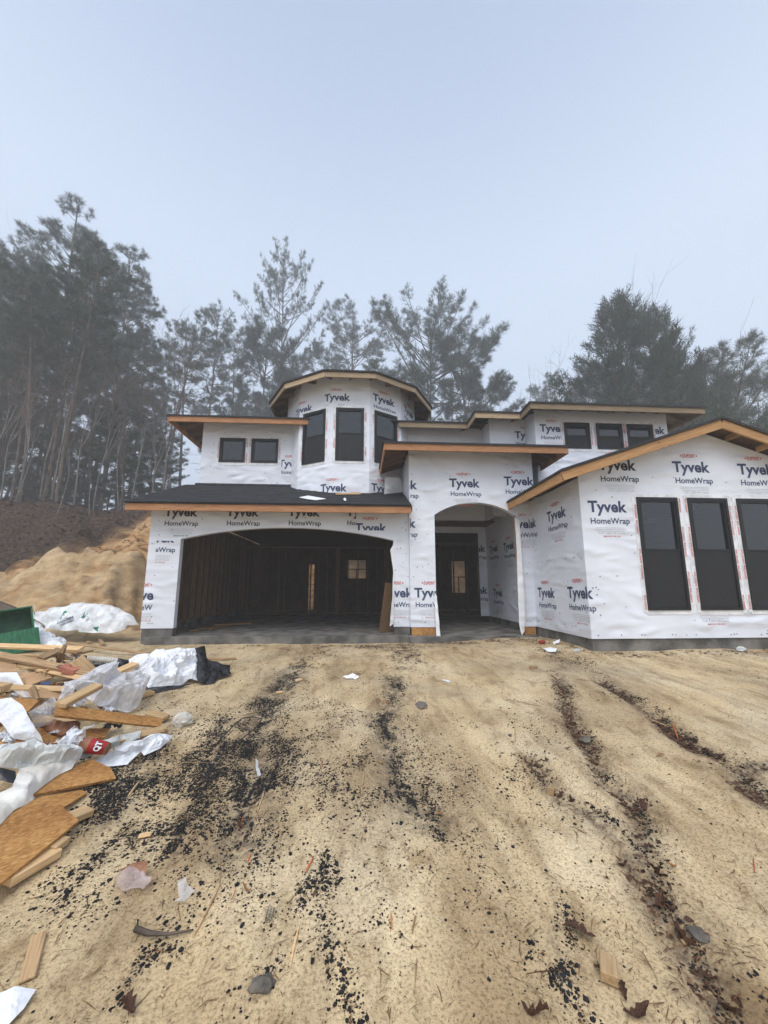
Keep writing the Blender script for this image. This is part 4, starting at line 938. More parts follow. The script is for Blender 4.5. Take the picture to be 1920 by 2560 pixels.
def scatter_streaks(per_m2, rng):
    X_, Y_ = [], []
    for P, rad, w in DW:
        P = np.array(P); seg = np.linalg.norm(np.diff(P[:, :2], axis=0), axis=1); L = seg.sum() + .02; dep = P[:, 1].mean()
        n = int(per_m2 * w * L * 2.2 * rad * dep / FPX) if L > .0 else 0
        if rad > 80: n = int(per_m2 * w * L * 1.2 * rad * dep * dep / (FPX * 1.5))
        if n < 1: continue
        k = rng.choice(len(seg), n, p=(seg + 1e-6) / (seg + 1e-6).sum()); t = rng.random(n)[:, None]; q = P[k] * (1 - t) + P[k + 1] * t
        g = rng.normal(0, .72, (n, 2)) * rad
        X_.append(q[:, 0] + g[:, 0] * q[:, 1] / FPX); Y_.append(q[:, 1] - g[:, 1] * .8 * q[:, 1] ** 2 / (FPX * 1.5))
    return np.concatenate(X_), np.concatenate(Y_)
def blobs(per_m2, n_base, kmin, kmax, mat, name, seed, flat=.6, small=False, clump=1.6):
    rng = np.random.default_rng(seed); xs, ys = scatter_streaks(per_m2, rng) if per_m2 else (np.zeros(0), np.zeros(0))
    xs = xs + .10 * fbm(xs * 2.3, ys * 2.0, 15); ys = ys + .10 * fbm(xs * 2.3, ys * 2.0, 16)
    yb = 1.05 + 7.1 * rng.random(n_base) ** 1.2; xb = (rng.random(n_base) * 2 - 1) * (1.12 * yb + .4) + .06 * yb
    kb = rng.random(n_base) < np.clip(.45 + 1.1 * fbm(xb * 1.1, yb * .9, 17), .04, 1); xx = np.concatenate([xs, xb[kb]]); yy = np.concatenate([ys, yb[kb]])
    ok = rng.random(len(xx)) < np.clip(.62 + clump * fbm(xx * 6, yy * 5, 91), .04, 1)
    ok &= ~((xx > 3.9) & (yy > 6.35)) & (yy < 8.2) & (yy > .9) & ~((xx < -1.6 - .28 * yy) & (yy > 2.2) & (yy < 7.4))
    xx, yy = xx[ok], yy[ok]; zz = gz(xx, yy); n = len(xx)
    rad = kmin + (kmax - kmin) * rng.random(n) ** 2.4
    oc = np.array([(1, 0, 0), (-1, 0, 0), (0, 1, 0), (0, -1, 0), (0, 0, 1), (0, 0, -1)], float); cube = np.array([(x_, y_, z_) for x_ in (-1, 1) for y_ in (-1, 1) for z_ in (-1, 1)], float) * .68
    Vb = np.concatenate([oc, cube]); ff_ = []
    for xi, sx in ((0, 1), (1, -1)):
        for yi, sy in ((2, 1), (3, -1)):
            for zi, sz in ((4, 1), (5, -1)):
                c = 6 + int((sx + 1) / 2 * 4 + (sy + 1) / 2 * 2 + (sz + 1) / 2)
                for a_, b_ in ((xi, yi), (yi, zi), (zi, xi)): ff_.append((a_, b_, c) if sx * sy * sz > 0 else (b_, a_, c))
    Fb = np.array(ff_)
    if small: Vb = oc; Fb = np.array([(0, 2, 4), (2, 1, 4), (1, 3, 4), (3, 0, 4), (2, 0, 5), (1, 2, 5), (3, 1, 5), (0, 3, 5)])
    ang = rng.random(n) * 6.28; el = rng.uniform(.7, 1.5, n); ca_, sa_ = np.cos(ang), np.sin(ang)
    P = Vb[None] * (1 + rng.normal(0, .17, (n, len(Vb), 3))) * rad[:, None, None]
    P[:, :, 0] *= el[:, None]; P[:, :, 2] *= flat * rng.uniform(.7, 1.2, n)[:, None]
    X_ = P[:, :, 0] * ca_[:, None] - P[:, :, 1] * sa_[:, None] + xx[:, None]; Y_ = P[:, :, 0] * sa_[:, None] + P[:, :, 1] * ca_[:, None] + yy[:, None]; Z_ = P[:, :, 2] + zz[:, None] + (rad * flat * .35)[:, None]
    Vv = np.stack([X_, Y_, Z_], -1).reshape(-1, 3); Fv = (Fb[None] + (np.arange(n) * len(Vb))[:, None, None]).reshape(-1, 3)
    o = link(name, tri_mesh(name, Vv, Fv, mat)); o['kind'] = 'stuff'; return o, n
o, n_ = blobs(4800, 9500, .0030, .0100, 'coal', 'black_gravel', 4)
tag(o, 'coarse black gravel lying in streaks down the sandy slope', 'gravel')
o, n2_ = blobs(19000, 26000, .002, .0066, 'coal', 'black_gravel', 14, small=True, clump=2.4)
tag(o, 'fine black gravel washed into dark streaks over the sandy ground', 'gravel')
o, n3_ = blobs(900, 17000, .0018, .0055, 'grit', 'brown_grit', 5, small=True)
tag(o, 'fine brown grit and crumbs scattered across the pale sand', 'grit')
# black dust settled between the gravel
_u, _v = pix(np.stack([x, y, GZ.ravel()], -1)); _m = (y > .5) & (y < 8.5)
_dn = np.where(_m, density(_u + 40 * fbm(x * 2.3, y * 2, 15), _v + 30 * fbm(x * 2.3, y * 2, 16)), 0)
stain2 = np.maximum(stain, np.clip(.9 * (_dn - .22), 0, .62))
ca.data.foreach_set('color', np.stack([litter, np.clip(bank, 0, 1), stain2, np.ones_like(x)], -1).astype(np.float32).ravel())
rng = np.random.default_rng(9); n = 60000
yy = 1.05 + 7.2 * rng.random(n) ** 1.2; xx = (rng.random(n) * 2 - 1) * (1.12 * yy + .4); zz = gz(xx, yy); u, v_ = pix(np.stack([xx, yy, zz], -1))
nearhouse = np.exp(-((yy - 8.0) / .8) ** 2) * .8 + np.exp(-(seg_dist(xx, yy, [(2.6, 8.0), (3.75, 6.3), (4.6, 6.2), (8, 6.2)]) / .35) ** 2) * .8
rl = np.maximum.reduce([np.exp(-(seg_dist(xx, yy, _rw[k]) / .13) ** 2) for k in ('r1', 'r2', 'r2b', 'r3')])
ok = (rng.random(n) < .16 + nearhouse + .9 * rl + .25 * density(u, v_)) & ~((xx > 3.9) & (yy > 6.35)) & (yy < 8.2)
xx, yy, zz = xx[ok], yy[ok], zz[ok] + .003; n = len(xx); a = rng.normal(0, 1.2, n); L = .004 + .055 * rng.random(n) ** 3.2; w = rng.uniform(.001, .0028, n)
dx, dy = np.cos(a) * L, np.sin(a) * L; sx, sy = -np.sin(a) * w, np.cos(a) * w; zr = rng.uniform(0, .012, n); bx, by = -np.sin(a) * L * rng.normal(0, .12, n), np.cos(a) * L * rng.normal(0, .12, n)
pts = [(xx - dx, yy - dy, zz), (xx + sx + bx, yy + sy + by, zz + zr), (xx + dx, yy + dy, zz + .003), (xx - sx + bx, yy - sy + by, zz + zr + .001)]
Vv = np.stack([np.stack(p, -1) for p in pts], 1).reshape(-1, 3)
o = link('pine_straw', tri_mesh('pine_straw', Vv, np.arange(len(Vv)).reshape(-1, 4), 'needle_litter')); tag(o, 'dry pine straw and bark shreds strewn over the sand', 'pine straw', kind='stuff')
def flakes(name, label, n, seed, lines, spread, size, mat, cat):
    rng = np.random.default_rng(seed); seg = [(np.array(a), np.array(b)) for l_ in lines for a, b in zip(l_[:-1], l_[1:])]; ln = np.array([np.linalg.norm(b - a) for a, b in seg])
    k = rng.choice(len(seg), n, p=ln / ln.sum()); t = rng.random(n); xx = np.array([seg[i][0][0] * (1 - q) + seg[i][1][0] * q for i, q in zip(k, t)]) + rng.normal(0, spread, n); yy = np.array([seg[i][0][1] * (1 - q) + seg[i][1][1] * q for i, q in zip(k, t)]) + rng.normal(0, spread, n)
    ok = (rng.random(n) < np.clip(.5 + 2.2 * fbm(xx * 4, yy * 3, 23), .05, 1)) & ~((xx > 3.9) & (yy > 6.33)) & (yy < 8.2); xx, yy = xx[ok], yy[ok]; n = len(xx); zz = gz(xx, yy) + .006
    q = rng.normal(0, 1, (n, 4, 3)) * .25 + np.array([(-1, 0, 0), (0, -.45, .15), (1, 0, 0), (0, .45, .25)]); a = rng.random(n) * 6.28; c_, s_ = np.cos(a)[:, None], np.sin(a)[:, None]
    q = q * (size * rng.uniform(.4, 1.3, n))[:, None, None]; Q = np.stack([q[:, :, 0] * c_ - q[:, :, 1] * s_, q[:, :, 0] * s_ + q[:, :, 1] * c_, np.abs(q[:, :, 2])], -1) + np.stack([xx, yy, zz], -1)[:, None]
    o = link(name, tri_mesh(name, Q.reshape(-1, 3), np.arange(n * 4).reshape(-1, 4), mat)); tag(o, label, cat, kind='stuff')
flakes('leaf_fragments', 'broken dark leaf fragments caught along the right hand rills', 5200, 61, [_rw['r1'], _rw['r2'], _rw['r2'], _rw['r2b'], _rw['r3']], .045, .016, 'leaf', 'leaf litter')
flakes('bark_mulch', 'brown bark mulch and leaf scraps in front of garage and porch', 5200, 62, [[(-2.5, 8.1), (.5, 8.05), (3.3, 7.9), (3.8, 6.9), (4.3, 6.15), (8.5, 6.2)], [(.2, 7.9), (.9, 7.5)], [(-.6, 7.6), (-.9, 6.2)], [(.5, 7.6), (.7, 6.4)]], .17, .022, 'leaf', 'mulch')
rng = np.random.default_rng(19); n = 9000                          # leaf litter on the wooded bank
xx = rng.uniform(-24, -5, n); yy = rng.uniform(14.5, 24, n); zz = gz(xx, yy) + .02; q = rng.normal(0, .06, (n, 3, 3)); q[:, :, 2] *= .4
o = link('leaf_litter', tri_mesh('leaf_litter', (np.stack([xx, yy, zz], -1)[:, None] + q).reshape(-1, 3), np.arange(n * 3).reshape(-1, 3), 'leaf')); tag(o, 'dead brown leaves covering the wooded bank left of the house', 'leaf litter', kind='stuff')


# ------------------------------------------------------------------ rubbish pile and litter
from mathutils.bvhtree import BVHTree
def pt(p):
    if len(p) == 4: return Vector(at_y(p[0], p[1], p[3]))
    return Vector(G(p[0], p[1], p[2]))
def board(name, label, a, b, w, t, mat='pine', roll=0.0, cat='board', group=None):
    A, B = pt(a), pt(b); d = (B - A).normalized(); up_ = Matrix.Rotation(roll, 3, d) @ (Vector((0, 0, 1)) - d * d.z).normalized()
    return tag(local_bar(name, A, B, w, t, mat, None, up_), label, cat, group)
def panel(name, label, pts, th, mat, cat='sheet'):
    P = [pt(p) for p in pts]; c = sum(P, Vector()) / len(P); nrm = Vector((0, 0, 0))
    for i in range(len(P)): nrm += (P[i] - c).cross(P[(i + 1) % len(P)] - c)
    nrm.normalize(); nrm = nrm if nrm.z > 0 else -nrm
    P = [p - nrm * ((p - c) @ nrm) for p in P]                       # flatten
    X_ = (P[1] - P[0]).normalized(); Y_ = nrm.cross(X_); mw = Matrix((X_, Y_, nrm)).transposed().to_4x4(); mw.translation = c
    inv = mw.inverted(); o = MB().prism([inv @ p for p in P], (0, 0, -th)).build(name, mat); o.matrix_world = mw
    return tag(o, label, cat)
def crumple(name, label, pts, mat, amp=.05, freq=5.0, bulge=.05, seed=0, cat='plastic', res=.05, keep=True, parent=None, smooth=None):
    if smooth is None: smooth = mat not in ('paper', 'backer', 'film_thick', 'film')
    P = [pt(p) for p in pts]; bm = bmesh.new(); vs = [bm.verts.new(p) for p in P]; fc = bm.faces.new(vs); bmesh.ops.triangulate(bm, faces=[fc])
    for _ in range(6):
        lg = [e for e in bm.edges if e.calc_length() > res]
        if not lg or len(bm.verts) > 5000: break
        bmesh.ops.subdivide_edges(bm, edges=lg, cuts=1, use_grid_fill=False); bmesh.ops.triangulate(bm, faces=[f for f in bm.faces if len(f.verts) > 3])
    nrm = Vector((0, 0, 0)); c = sum(P, Vector()) / len(P)
    for i in range(len(P)): nrm += (P[i] - c).cross(P[(i + 1) % len(P)] - c)
    nrm.normalize(); nrm = nrm if nrm.dot(Vector(-FW) + Vector((0, 0, .6))) > 0 else -nrm
    off = Vector((seed * 7.3, seed * 3.1, seed)); edges = list(zip(P, P[1:] + P[:1]))
    for v in bm.verts:
        d = 1e9
        for a, b in edges:
            ab = b - a; t = max(0, min(1, (v.co - a).dot(ab) / (ab.length_squared + 1e-9))); d = min(d, (v.co - a - ab * t).length)
        q = v.co * freq + off
        rd = (1 - 2.6 * abs(mn.noise(q))) * .75 + (1 - 2 * abs(mn.noise(q * 2.3))) * .35 + .22 * (1 - 2 * abs(mn.noise(q * 5.1)))
        v.co += nrm * (amp * (rd - .2) * (.35 + .65 * min(1, d / .08)) + bulge * (1 - math.exp(-d / .12))) + Vector((mn.noise(q + Vector((9, 0, 0))), mn.noise(q + Vector((0, 9, 0))), 0)) * amp * .5
    if keep:
        bm.verts.ensure_lookup_table(); g = gz(np.array([v.co.x for v in bm.verts]), np.array([v.co.y for v in bm.verts])) + .006
        for v, q in zip(bm.verts, g):
            if v.co.z < q: v.co.z = q
    bmesh.ops.recalc_face_normals(bm, faces=bm.faces)
    tree_ = BVHTree.FromBMesh(bm); me = bpy.data.meshes.new(name); bm.to_mesh(me); bm.free(); me.materials.append(M[mat])
    if smooth: me.polygons.foreach_set('use_smooth', [True] * len(me.polygons))
    o = link(name, me, parent); o['_t'] = 0; del o['_t']
    if label: tag(o, label, cat)
    return o, tree_
def stick_print(parent, bvh, name, V_, F_, mat, uv0, sc, rot=0.0, lift=.006):
    # print laid on the face of a crumpled sheet: each vertex meets the sheet along its own line of sight from the reading side
    out = []; cr, sr = math.cos(rot), math.sin(rot)
    for p in V_:
        uu = uv0[0] + (p[0] * cr - p[1] * sr) * sc; vv = uv0[1] - (p[0] * sr + p[1] * cr) * sc; d = Vector(ray(uu, vv)).normalized()
        hit = bvh.ray_cast(Vector(EYE), d)[0]
        out.append(hit - d * lift if hit else None)
    ok = [f for f in F_ if all(out[i] is not None for i in f)]
    if ok: mesh(name, [o_ if o_ is not None else (0, 0, -3) for o_ in out], ok, mat, parent)

# printed lumber bag beside the garage
bag, bt = crumple('lumber_bag', 'long white lumber cover with green fir tree print beside the garage corner', [(62,1540,0,8.9),(76,1535,0,9.0),(110,1533,0,9.1),(140,1521,0,9.2),(180,1512,0,9.3),(205,1504,0,9.3),(226,1512,0,9.3),(270,1513,0,9.3),(300,1520,0,9.2),(334,1545,0,9.0),(349,1562,0,8.95),(322,1564,0,8.85),(318,1575,0,8.8),(290,1583,0,8.75),(240,1584,0,8.7),(200,1583,0,8.7),(198,1577,0,8.72),(150,1577,0,8.75),(118,1572,0,8.8),(112,1562,0,8.8),(90,1551,0,8.85)], 'bag', .10, 3.4, .08, 3, 'lumber cover', .06)
fir = ([(0, 1), (.22, .72), (.12, .74), (.36, .42), (.22, .44), (.5, .06), (.30, .08), (.22, -.1), (-.22, -.1), (-.30, .08), (-.5, .06), (-.22, .44), (-.36, .42), (-.12, .74), (-.22, .72)], [tuple(range(15))])
fan = lambda f: [(f[0], f[i], f[i + 1]) for i in range(1, len(f) - 1)]
def fir_strip():
    L_ = fir[0]; V_ = list(L_); F_ = []
    for i in range(7): F_.append((i, i + 1, 14 - i) if i == 0 else (i, i + 1, 14 - i, 15 - i))
    return V_, [f for f in F_]
fv, ff = fir_strip()
disc = ([(math.cos(k * .5236), math.sin(k * .5236)) for k in range(12)], [tuple(range(12))])
for c_, sz_, ro_ in (((161, 1549), 25, -6), ((212, 1547), 21, -14), ((246, 1573), 14, 74)):
    stick_print(bag, bt, 'fir_print', fv, ff, 'green_print', c_, sz_, R(ro_)); stick_print(bag, bt, 'fir_print', disc[0], disc[1], 'paper', (c_[0] + 1, c_[1] - .5), sz_ * .27, 0, .011)
for txt, w_, u_, v_2 in (('CHANTIERS', 44, 164, 1553), ('CHIBOUGAMAU', 38, 168, 1558)):
    tv = text2d(txt, 1.0, .03); stick_print(bag, bt, 'bag_print', [tuple(q) for q in tv[0]], tv[1], 'navy', (u_, v_2), w_, R(22), .014)
# log and crate
def lathe(name, prof, mat, parent=None, seg=14, caps=True, smooth=True):
    v, f = [], []; n = len(prof)
    for r_, z_ in prof:
        for k in range(seg): v.append((r_ * math.cos(6.2832 * k / seg), r_ * math.sin(6.2832 * k / seg), z_))
    for i in range(n - 1):
        for k in range(seg): f.append((i * seg + k, i * seg + (k + 1) % seg, (i + 1) * seg + (k + 1) % seg, (i + 1) * seg + k))
    if caps: f.append(tuple(reversed(range(seg)))); f.append(tuple((n - 1) * seg + k for k in range(seg)))
    return mesh(name, v, f, mat, parent, smooth=smooth)
def orient(o, a, b):
    a, b = Vector(a), Vector(b); o.rotation_mode = 'QUATERNION'; o.rotation_quaternion = (b - a).to_track_quat('Z', 'Y'); o.location = a; return o
A, B = pt((-60, 1500, .14)), pt((86, 1546, .07)); L = (B - A).length
lg = empty('cut_log'); tag(lg, 'dark barked cut log lying behind the green crate', 'log'); rr = random.Random(2)
lathe('bark', [(.17 * (1 - .45 * i / 10) * rr.uniform(.92, 1.08), L * i / 10) for i in range(11)], 'bark', lg); lathe('cut_face', [(.15, -.012), (.14, -.02)], 'pine', lg); orient(lg, A, B)
cr = empty('green_crate'); tag(cr, 'broken green painted wooden crate tipped on its side at the left edge', 'crate')
for nm, b_, mt in (('panel', (-.34, .34, -.22, .22, .17, .19), 'green'), ('panel', (-.34, .34, -.22, -.20, -.17, .168), 'green'), ('panel', (-.34, .34, .20, .22, -.17, .168), 'green'), ('panel', (-.34, -.32, -.198, .198, -.17, .168), 'green_shaded'), ('panel', (-.34, .34, -.22, .22, -.19, -.172), 'green'), ('divider', (.10, .12, -.198, .198, -.168, .168), 'green_shaded'), ('door_flap', (.345, .365, -.20, .26, -.50, -.17), 'green'), ('latch_plate', (.30, .40, .23, .24, .06, .17), 'paper_dirty')):
    MB().box(*b_).build(nm, mt, cr)
cr.location = pt((30, 1572, 0, 7.9)); cr.rotation_euler = (R(10), R(-24), R(-50)); cr.scale = (1.3,) * 3

CR = [
 ('plastic_sheet', 'crumpled white plastic between the green crate and the long board', [(75,1562,.30),(95,1558,.33),(112,1563,.3),(115,1585,.22),(138,1588,.2),(142,1600,.16),(166,1603,.12),(160,1616,.1),(125,1617,.1),(100,1614,.1),(70,1612,.12),(76,1590,.2)], 'paper', .06, 6, .05),
 ('plastic_sheet', 'black plastic sheet between the milky bag and the board ends', [(226,1658,.16),(262,1643,.24),(300,1646,.24),(324,1650,.22),(324,1672,.14),(295,1678,.1),(258,1676,.08),(232,1670,.1)], 'black_plastic', .05, 6, .05),
 ('lumber_wrap', 'white and grey lumber wrap with red printed tag and black end', [(322,1652,.22),(345,1640,.26),(372,1637,.28),(396,1627,.32),(432,1624,.33),(484,1622,.32),(492,1660,.16),(497,1704,.03),(466,1702,.03),(455,1713,.02),(370,1720,.03),(350,1702,.08),(338,1690,.12),(328,1672,.16)], 'paper', .08, 4.2, .07),
 ('plastic_bag', 'milky knotted plastic bag in the middle of the scrap pile', [(150,1712,.30),(190,1700,.34),(215,1688,.36),(238,1670,.38),(262,1666,.38),(288,1674,.34),(300,1690,.30),(325,1684,.26),(352,1690,.2),(359,1712,.12),(357,1742,.05),(340,1770,.02),(322,1779,.02),(288,1772,.05),(250,1767,.1),(220,1760,.16),(196,1744,.22),(172,1726,.28)], 'film_thick', .09, 5.5, .12),
 ('plastic_film', 'clear wrinkled plastic film across the left end of the chip board strip', [(66,1782,.36),(100,1760,.40),(141,1740,.40),(152,1760,.34),(140,1784,.28),(123,1812,.2),(80,1820,.2)], 'film', .05, 8, .05),
 ('paper_sheet', 'large white sheet sliding over the left end of the strand board', [(-30,1752,.44),(0,1748,.44),(29,1744,.44),(56,1765,.40),(67,1787,.36),(92,1825,.28),(117,1862,.18),(103,1857,.18),(33,1846,.22),(0,1808,.30),(-30,1790,.34)], 'paper', .03, 4, .02),
 ('paper_sheet', 'folded white block of paper at the left edge above the chip board', [(-25,1684,.42),(0,1682,.42),(43,1681,.42),(62,1713,.34),(30,1710,.34),(-25,1702,.36)], 'paper', .02, 4, .06),
 ('paper_bag', 'torn brown paper bag under the strand board strip', [(87,1826,.16),(112,1808,.22),(132,1796,.26),(165,1802,.24),(208,1803,.2),(192,1830,.12),(168,1846,.1),(138,1847,.1),(100,1838,.12)], 'brown_film', .06, 9, .06),
 ('paper_sheet', 'torn white paper lying over black gravel at the pile edge', [(233,1904,.06),(250,1893,.10),(316,1854,.14),(353,1850,.12),(372,1838,.1),(398,1832,.1),(436,1838,.04),(398,1871,.02),(358,1889,.01),(350,1878,.03),(318,1913,.01),(249,1917,.02)], 'paper', .035, 6, .02),
 ('membrane', 'grey white roofing membrane with a black hole, bunched at left', [(-30,1868,.24),(0,1864,.26),(55,1860,.28),(80,1850,.3),(115,1866,.26),(165,1858,.22),(195,1878,.16),(192,1905,.10),(160,1927,.10),(80,1928,.14),(0,1922,.2),(-30,1920,.2)], 'backer', .07, 5, .04),
 ('membrane', 'cream underlay hanging over the strand board at the left edge', [(42,1926,.20),(100,1917,.19),(190,1901,.12),(178,1926,.10),(150,1938,.10),(95,1976,.10),(74,1990,.11),(74,2010,.11),(30,2030,.13),(0,2066,.13),(-30,2090,.14),(-30,1990,.2),(20,1972,.2)], 'paper_dirty', .03, 4, .03),
 ('plastic_sheet', 'black plastic flap under the cream underlay at left', [(-30,1918,.22),(0,1921,.22),(42,1927,.2),(46,1960,.16),(0,1952,.18),(-30,1950,.18)], 'black_plastic', .02, 5, .02),
 ('paper_sheet', 'pale strip of wrap stuck along a short stud', [(170,1888,.1),(215,1862,.14),(262,1850,.14),(300,1838,.13),(352,1828,.1),(352,1846,.08),(300,1862,.07),(262,1880,.06),(205,1898,.06)], 'backer', .03, 7, .02),
 ('plastic_film', 'thin clear film trailing between the short boards in the pile', [(20,1722,.34),(40,1718,.36),(70,1724,.36),(88,1742,.32),(70,1746,.32),(44,1736,.34)], 'film', .03, 9, .03),
 ('plastic_film', 'clear film pulled from the milky bag over the white paper', [(160,1712,.36),(176,1706,.38),(182,1722,.36),(178,1742,.32),(150,1762,.3),(140,1756,.32)], 'film', .03, 9, .03),
 ('paper_sheet', 'small white paper at the bottom left corner of the yard', [(-20,2490,.01),(0,2482,.02),(38,2466,.035),(92,2474,.02),(60,2525,.02),(24,2562,.02),(-20,2600,.01)], 'paper', .012, 8, .01),
 ('plastic_film', 'pinkish dirty film half buried left of the long splinter', [(298,2190,.01),(330,2178,.04),(372,2184,.05),(380,2205,.03),(352,2232,.02),(312,2226,.01)], 'film_pink', .07, 13, .01),
 ('paper_sheet', 'brown crumpled wrapper above the dirty pink film', [(308,2172,.02),(340,2155,.05),(366,2160,.04),(362,2180,.03),(330,2186,.02)], 'brown_film', .06, 14, .01),
 ('plastic_scrap', 'thin white ribbon of film on the black gravel streak', [(638,1898,.01),(645,1902,.02),(648,1922,.02),(652,1940,.01),(644,1944,.01),(641,1924,.02)], 'film_thick', .012, 20, .01),
 ('plastic_scrap', 'white shredded scrap on the sand in front of the garage', [(856,1692,.02),(872,1688,.05),(880,1684,.06),(898,1692,.02),(892,1697,.01),(868,1697,.01)], 'paper', .03, 20, .01),
 ('plastic_scrap', 'short white strip on the sand in front of the porch column', [(1106,1698,.01),(1118,1700,.02),(1127,1703,.01),(1122,1706,.01),(1108,1701,.01)], 'paper', .008, 20, .005),
 ('foil_scrap', 'bent grey foil scrap right of the gravel streak', [(1038,1762,.02),(1046,1752,.07),(1062,1757,.05),(1068,1765,.02),(1052,1774,.01)], 'stone', .02, 16, .02),
 ('plastic_film', 'small torn clear film among gravel in the foreground left', [(452,2210,.01),(470,2202,.03),(472,2216,.02),(480,2222,.03),(466,2240,.02),(462,2260,.02),(446,2262,.01),(455,2240,.02)], 'film', .05, 14, .01),
 ('paper_sheet', 'white paper scrap by the foundation beside the red can', [(1382,1606,.02),(1392,1600,.07),(1400,1599,.07),(1396,1607,.03),(1386,1612,.01)], 'paper', .02, 16, .01),
 ('paper_sheet', 'flattened white paper below the red can by the porch', [(1360,1622,.02),(1376,1619,.04),(1392,1622,.03),(1390,1630,.01),(1370,1630,.01)], 'paper', .02, 16, .01),
 ('paper_sheet', 'grey paper scrap by the right end of the foundation', [(1838,1620,.02),(1850,1614,.06),(1868,1622,.04),(1858,1629,.01),(1842,1627,.01)], 'backer', .02, 16, .01),
]
BV = {}
for k, (nm, lb, pts, mt, am, fr, bu) in enumerate(CR):
    cat = nm.split('_')[-1] if nm != 'membrane' else 'membrane'
    ob, bv = crumple(nm, lb, pts, mt, am * 1.25, fr, bu, k + 1, cat, .026); BV[nm] = (ob, bv) if nm in ('lumber_wrap',) else None
lw, lbv = BV['lumber_wrap']
for nm, pts, mt, sd in (('black_end', [(482,1622,.325),(512,1615,.33),(519,1650,.2),(527,1690,.08),(506,1709,.03),(494,1704,.05),(489,1660,.19)], 'black_plastic', 41), ('black_tail', [(517,1650,.20),(555,1660,.12),(573,1664,.10),(576,1686,.03),(545,1698,.02),(535,1709,.01),(503,1711,.01),(524,1690,.08)], 'black_plastic', 42), ('black_underside', [(352,1722,.03),(456,1713,.03),(500,1707,.03),(440,1722,.006),(380,1736,.006),(358,1734,.006)], 'black_plastic', 43)):
    ob, _ = crumple(nm, None, pts, mt, .04, 6, .04, sd, None, .045); ob.parent = lw
stick_print(lw, lbv, 'tag', [(-.5, -.35), (.5, -.5), (.55, .3), (-.5, .42)], [(0, 1, 2, 3)], 'paper', (455, 1641), 46)
for k in range(7): stick_print(lw, lbv, 'tag_print', [(-.3, -.03), (.5, -.05), (.5, .03), (-.3, .05)], [(0, 1, 2, 3)], 'red_print', (438 + (k % 2) * 2, 1629 + k * 3.6), 6, R(-15 + 30 * (k % 2)), .012)
stick_print(lw, lbv, 'tag_print', [(-.4, -.1), (-.1, -.3), (.35, -.2), (.4, .15), (.05, .3), (-.35, .2)], [(0, 1, 2, 3, 4, 5)], 'grey_print', (458, 1643), 14, R(-30), .012)

BO = [ # label, a, b, width, thick, material, roll
 ('long pale board along the top of the pile below the green crate', (-60,1612,.34), (203,1623,.22), .09, .038, 'pine', .5),
 ('long thin board reaching right towards the black lumber wrap', (168,1607,.16), (386,1637,.03), .06, .02, 'pine_dirty', .3),
 ('low board half hidden behind the white lumber wrap', (250,1653,.05), (590,1646,.02), .06, .025, 'pine_dirty', .2),
 ('brown weathered board crossing the upper pile', (-60,1626,.38), (226,1684,.24), .09, .038, 'pine_dirty', .4),
 ('pale board lying against the brown weathered board', (-60,1634,.33), (214,1695,.20), .09, .038, 'pine', .75),
 ('short angled stud left of the propped wedge', (101,1647,.22), (150,1624,.26), .09, .038, 'pine_dirty', .3),
 ('short stud pointing right beyond the propped wedge', (166,1638,.16), (226,1626,.12), .09, .038, 'pine_dirty', .2),
 ('propped wedge shaped offcut in the upper pile', (146,1658,.12), (158,1622,.42), .10, .038, 'pine_dirty', 1.2),
 ('wide upright offcut beside the white ribbed hose', (190,1648,.34), (230,1688,.16), .14, .038, 'pine', 1.1),
 ('stud slanting over the milky plastic bag', (150,1764,.36), (246,1714,.38), .09, .038, 'pine', .2),
 ('short stud sticking out above the milky bag', (292,1680,.26), (338,1660,.24), .09, .038, 'pine', .2),
 ('stud end poking out below the white lumber wrap', (330,1744,.04), (380,1730,.03), .09, .038, 'pine', .2),
 ('square stud end behind the tip of the strand board strip', (370,1784,.05), (417,1795,.04), .09, .038, 'pine', .1),
 ('white smeared stud pointing right below the strand board strip', (280,1854,.10), (415,1824,.05), .09, .038, 'pine', .3),
 ('thin tan strip across the left of the pile', (28,1718,.40), (162,1722,.34), .05, .012, 'pine', .8),
 ('short block at the left edge of the pile', (-40,1712,.38), (17,1719,.38), .09, .05, 'pine', .1),
 ('short upright lath by the thin tan strip', (78,1714,.38), (90,1752,.30), .05, .025, 'pine_dirty', .6),
 ('stud end under the big strand board at its right corner', (165,2050,.05), (224,2026,.03), .09, .038, 'pine', .1),
 ('small stud end under the big strand board', (120,2125,.05), (156,2098,.03), .09, .038, 'pine', .1),
 ('thick pale stud under the front edge of the big strand board', (8,2200,.05), (136,2126,.03), .11, .045, 'pine', .1),
 ('tapered wood shim in the bottom left foreground', (98,2335,.012), (68,2450,.012), .05, .012, 'pine_dirty', 0),
 ('tan board hidden behind the brown paper bag', (60,1700,.28), (90,1775,.24), .14, .02, 'pine_dirty', .2),
 ('narrow board beneath the cardboard in the upper pile', (30,1690,.26), (120,1700,.24), .09, .03, 'pine_dirty', .1),
]
for lb, a, b, w_, t_2, mt, ro in BO: board('board', lb, a, b, w_, t_2, mt, ro)
